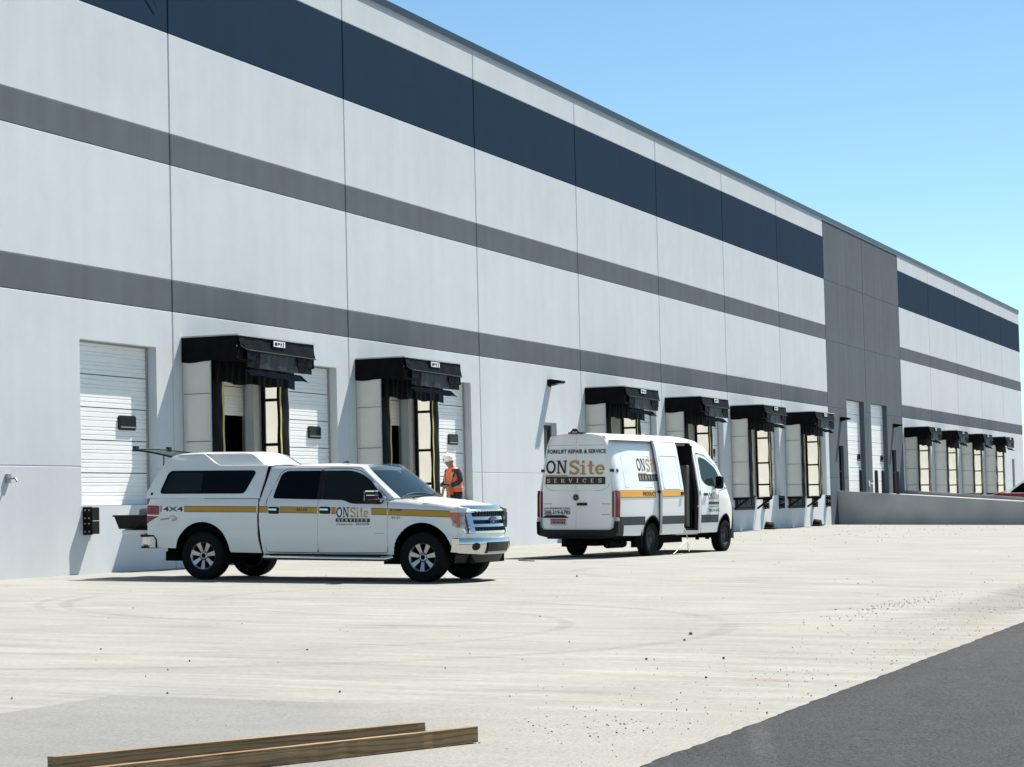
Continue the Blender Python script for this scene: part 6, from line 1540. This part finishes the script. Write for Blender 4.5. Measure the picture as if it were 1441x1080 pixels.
# ================================================================== timbers in the foreground
def wood():
    mt = bpy.data.materials.new('rough_sawn_timber'); mt.use_nodes = True; nt = mt.node_tree; L = nt.links.new; b = nt.nodes['Principled BSDF']
    b.inputs['Roughness'].default_value = 0.75; b.inputs['Specular IOR Level'].default_value = 0.25
    tc = nt.nodes.new('ShaderNodeTexCoord'); mp = nt.nodes.new('ShaderNodeMapping'); mp.inputs['Scale'].default_value = (0.7, 14, 14); L(tc.outputs['Object'], mp.inputs[0])
    dn = nt.nodes.new('ShaderNodeTexNoise'); dn.inputs['Scale'].default_value = 1.4; dn.inputs['Detail'].default_value = 2; L(mp.outputs[0], dn.inputs['Vector'])
    wv = nt.nodes.new('ShaderNodeTexWave'); wv.wave_type = 'RINGS'; wv.rings_direction = 'X'; wv.inputs['Scale'].default_value = 1.3; wv.inputs['Distortion'].default_value = 9.0; wv.inputs['Detail'].default_value = 3; wv.inputs['Detail Scale'].default_value = 0.8; L(mp.outputs[0], wv.inputs['Vector'])
    m2 = nt.nodes.new('ShaderNodeMapping'); m2.inputs['Scale'].default_value = (3, 90, 90); L(tc.outputs['Object'], m2.inputs[0])
    fn = nt.nodes.new('ShaderNodeTexNoise'); fn.inputs['Scale'].default_value = 1.0; fn.inputs['Detail'].default_value = 6; L(m2.outputs[0], fn.inputs['Vector'])
    ad = nt.nodes.new('ShaderNodeMath'); ad.operation = 'MULTIPLY_ADD'; L(fn.outputs['Fac'], ad.inputs[0]); ad.inputs[1].default_value = 1.15
    w2 = nt.nodes.new('ShaderNodeMath'); w2.operation = 'MULTIPLY_ADD'; L(wv.outputs['Fac'], w2.inputs[0]); w2.inputs[1].default_value = 0.55; w2.inputs[2].default_value = 0.12; L(w2.outputs[0], ad.inputs[2])
    rp = nt.nodes.new('ShaderNodeValToRGB'); e = rp.color_ramp.elements; e[0].position = 0.35; e[1].position = 1.25; e[1].position = 1.0
    e[0].color = (0.070, 0.036, 0.014, 1); e[1].color = (0.30, 0.20, 0.105, 1); k = rp.color_ramp.elements.new(0.6); k.color = (0.155, 0.092, 0.040, 1)
    L(ad.outputs[0], rp.inputs[0]); L(rp.outputs[0], b.inputs['Base Color'])
    bp = nt.nodes.new('ShaderNodeBump'); bp.inputs['Strength'].default_value = 0.5; bp.inputs['Distance'].default_value = 0.004; L(ad.outputs[0], bp.inputs['Height']); L(bp.outputs[0], b.inputs['Normal'])
    return mt
WOOD = wood()
def timber(p1, p2, lb, seed, lift=0.0):
    """4x4 from p1 (right end) to p2 (left end); points are the base centre line"""
    a, b = Vector((p1[0], p1[1], gfun(*p1) + lift)), Vector((p2[0], p2[1], gfun(*p2) + lift)); d = b - a; Ln = d.length; rg = random.Random(seed)
    n = 40; h = 0.091; vs = []
    for i in range(n + 1):
        t = i / n; j = lambda s: rg.uniform(-s, s)
        for (y, z) in ((-h / 2, 0.0), (-h / 2 + 0.004, h - 0.004), (h / 2 - 0.004, h), (h / 2, 0.002)):
            e = 0.004 if i in (0, n) else 0.0013
            vs.append((Ln * t + (j(0.006) if i in (0, n) else 0), y + j(e), z + abs(j(e))))
    fs = [(4 * i + k, 4 * i + (k + 1) % 4, 4 * (i + 1) + (k + 1) % 4, 4 * (i + 1) + k) for i in range(n) for k in range(4)] + [(3, 2, 1, 0), (4 * n, 4 * n + 1, 4 * n + 2, 4 * n + 3)]
    o = MB().add(vs, fs).build('timber', WOOD)
    x = d.normalized(); y = Vector((0, 0, 1)).cross(x).normalized(); z = x.cross(y); M_ = Matrix.Identity(4)
    for i in range(3): M_[i][0], M_[i][1], M_[i][2] = x[i], y[i], z[i]
    M_.translation = a; o.matrix_world = M_
    return tag(o, lb, 'timber', 'timbers lying on the concrete')
timber((12.185, -16.60), (9.60, -15.47), 'front wooden timber, reaching further right, with knots along its side', 5, 0.007)
timber((12.325, -16.225), (10.11, -15.115), 'rear wooden timber, the one farther from the camera, reaching further left', 9, 0.007)

# ================================================================== loose stones on the concrete
rg = random.Random(11); mb = MB()
def stone(x, y, r, mi):
    z = gfun(x, y) + (0.028 if y < -17.87 else 0.006)
    n = 5; a0 = rg.uniform(0, 6); vs = [(x + r * 1.1 * math.cos(a0 + k * 1.2566) * rg.uniform(0.7, 1.2), y + r * math.sin(a0 + k * 1.2566) * rg.uniform(0.7, 1.2), z - 0.004) for k in range(n)]
    vs += [(x + r * 0.6 * math.cos(a0 + 0.4 + k * 1.2566) * rg.uniform(0.7, 1.2), y + r * 0.6 * math.sin(a0 + 0.4 + k * 1.2566), z + r * rg.uniform(0.6, 1.0)) for k in range(n)]
    mb.add(vs, [(k, (k + 1) % n, n + (k + 1) % n, n + k) for k in range(n)] + [list(range(n, 2 * n))], mi)
for q in range(150): stone(rg.uniform(11, 60), rg.uniform(-17.8, -1.2), rg.choice((0.004, 0.005, 0.006, 0.008, 0.011)), rg.choice((0, 0, 1, 2)))
for q in range(700):
    x = rg.uniform(11, 40); stone(x, -17.75 + abs(rg.gauss(0, 1.0)) * 0.9, rg.choice((0.002, 0.003, 0.003, 0.004, 0.006)), rg.choice((1, 2, 2, 2)))
for q in range(80): stone(rg.gauss(13.3, 0.5), rg.gauss(-17.1, 0.32), rg.choice((0.003, 0.005, 0.008)), rg.choice((0, 1, 1, 2)))
for q in range(150): stone(rg.gauss(28.0, 2.0), rg.gauss(-15.8, 0.16), rg.choice((0.004, 0.005, 0.006, 0.009)), rg.choice((1, 2, 2)))
for q in range(160): stone(rg.uniform(62, 96), rg.uniform(-9, -0.6), rg.choice((0.008, 0.012, 0.018)), rg.choice((0, 1, 2)))
for (x, y, r) in ((22.1, -15.0, 0.022), (21.2, -15.2, 0.014), (18.7, -15.6, 0.014), (19.0, -16.2, 0.016), (36.5, -8.8, 0.022)): stone(x, y, r, 0)
tag(mb.build('gravel', [mat('dark_stone', (0.05, 0.045, 0.04), 0.9), mat('grey_stone', (0.16, 0.15, 0.14), 0.9), mat('tan_stone', (0.24, 0.19, 0.13), 0.9)]), kind='stuff')
place(car, CARPOS[0], CARPOS[1], R(CARPOS[2]))
car.matrix_world = car.matrix_world @ Matrix.Diagonal((1.12, 1.08, 1.32, 1))
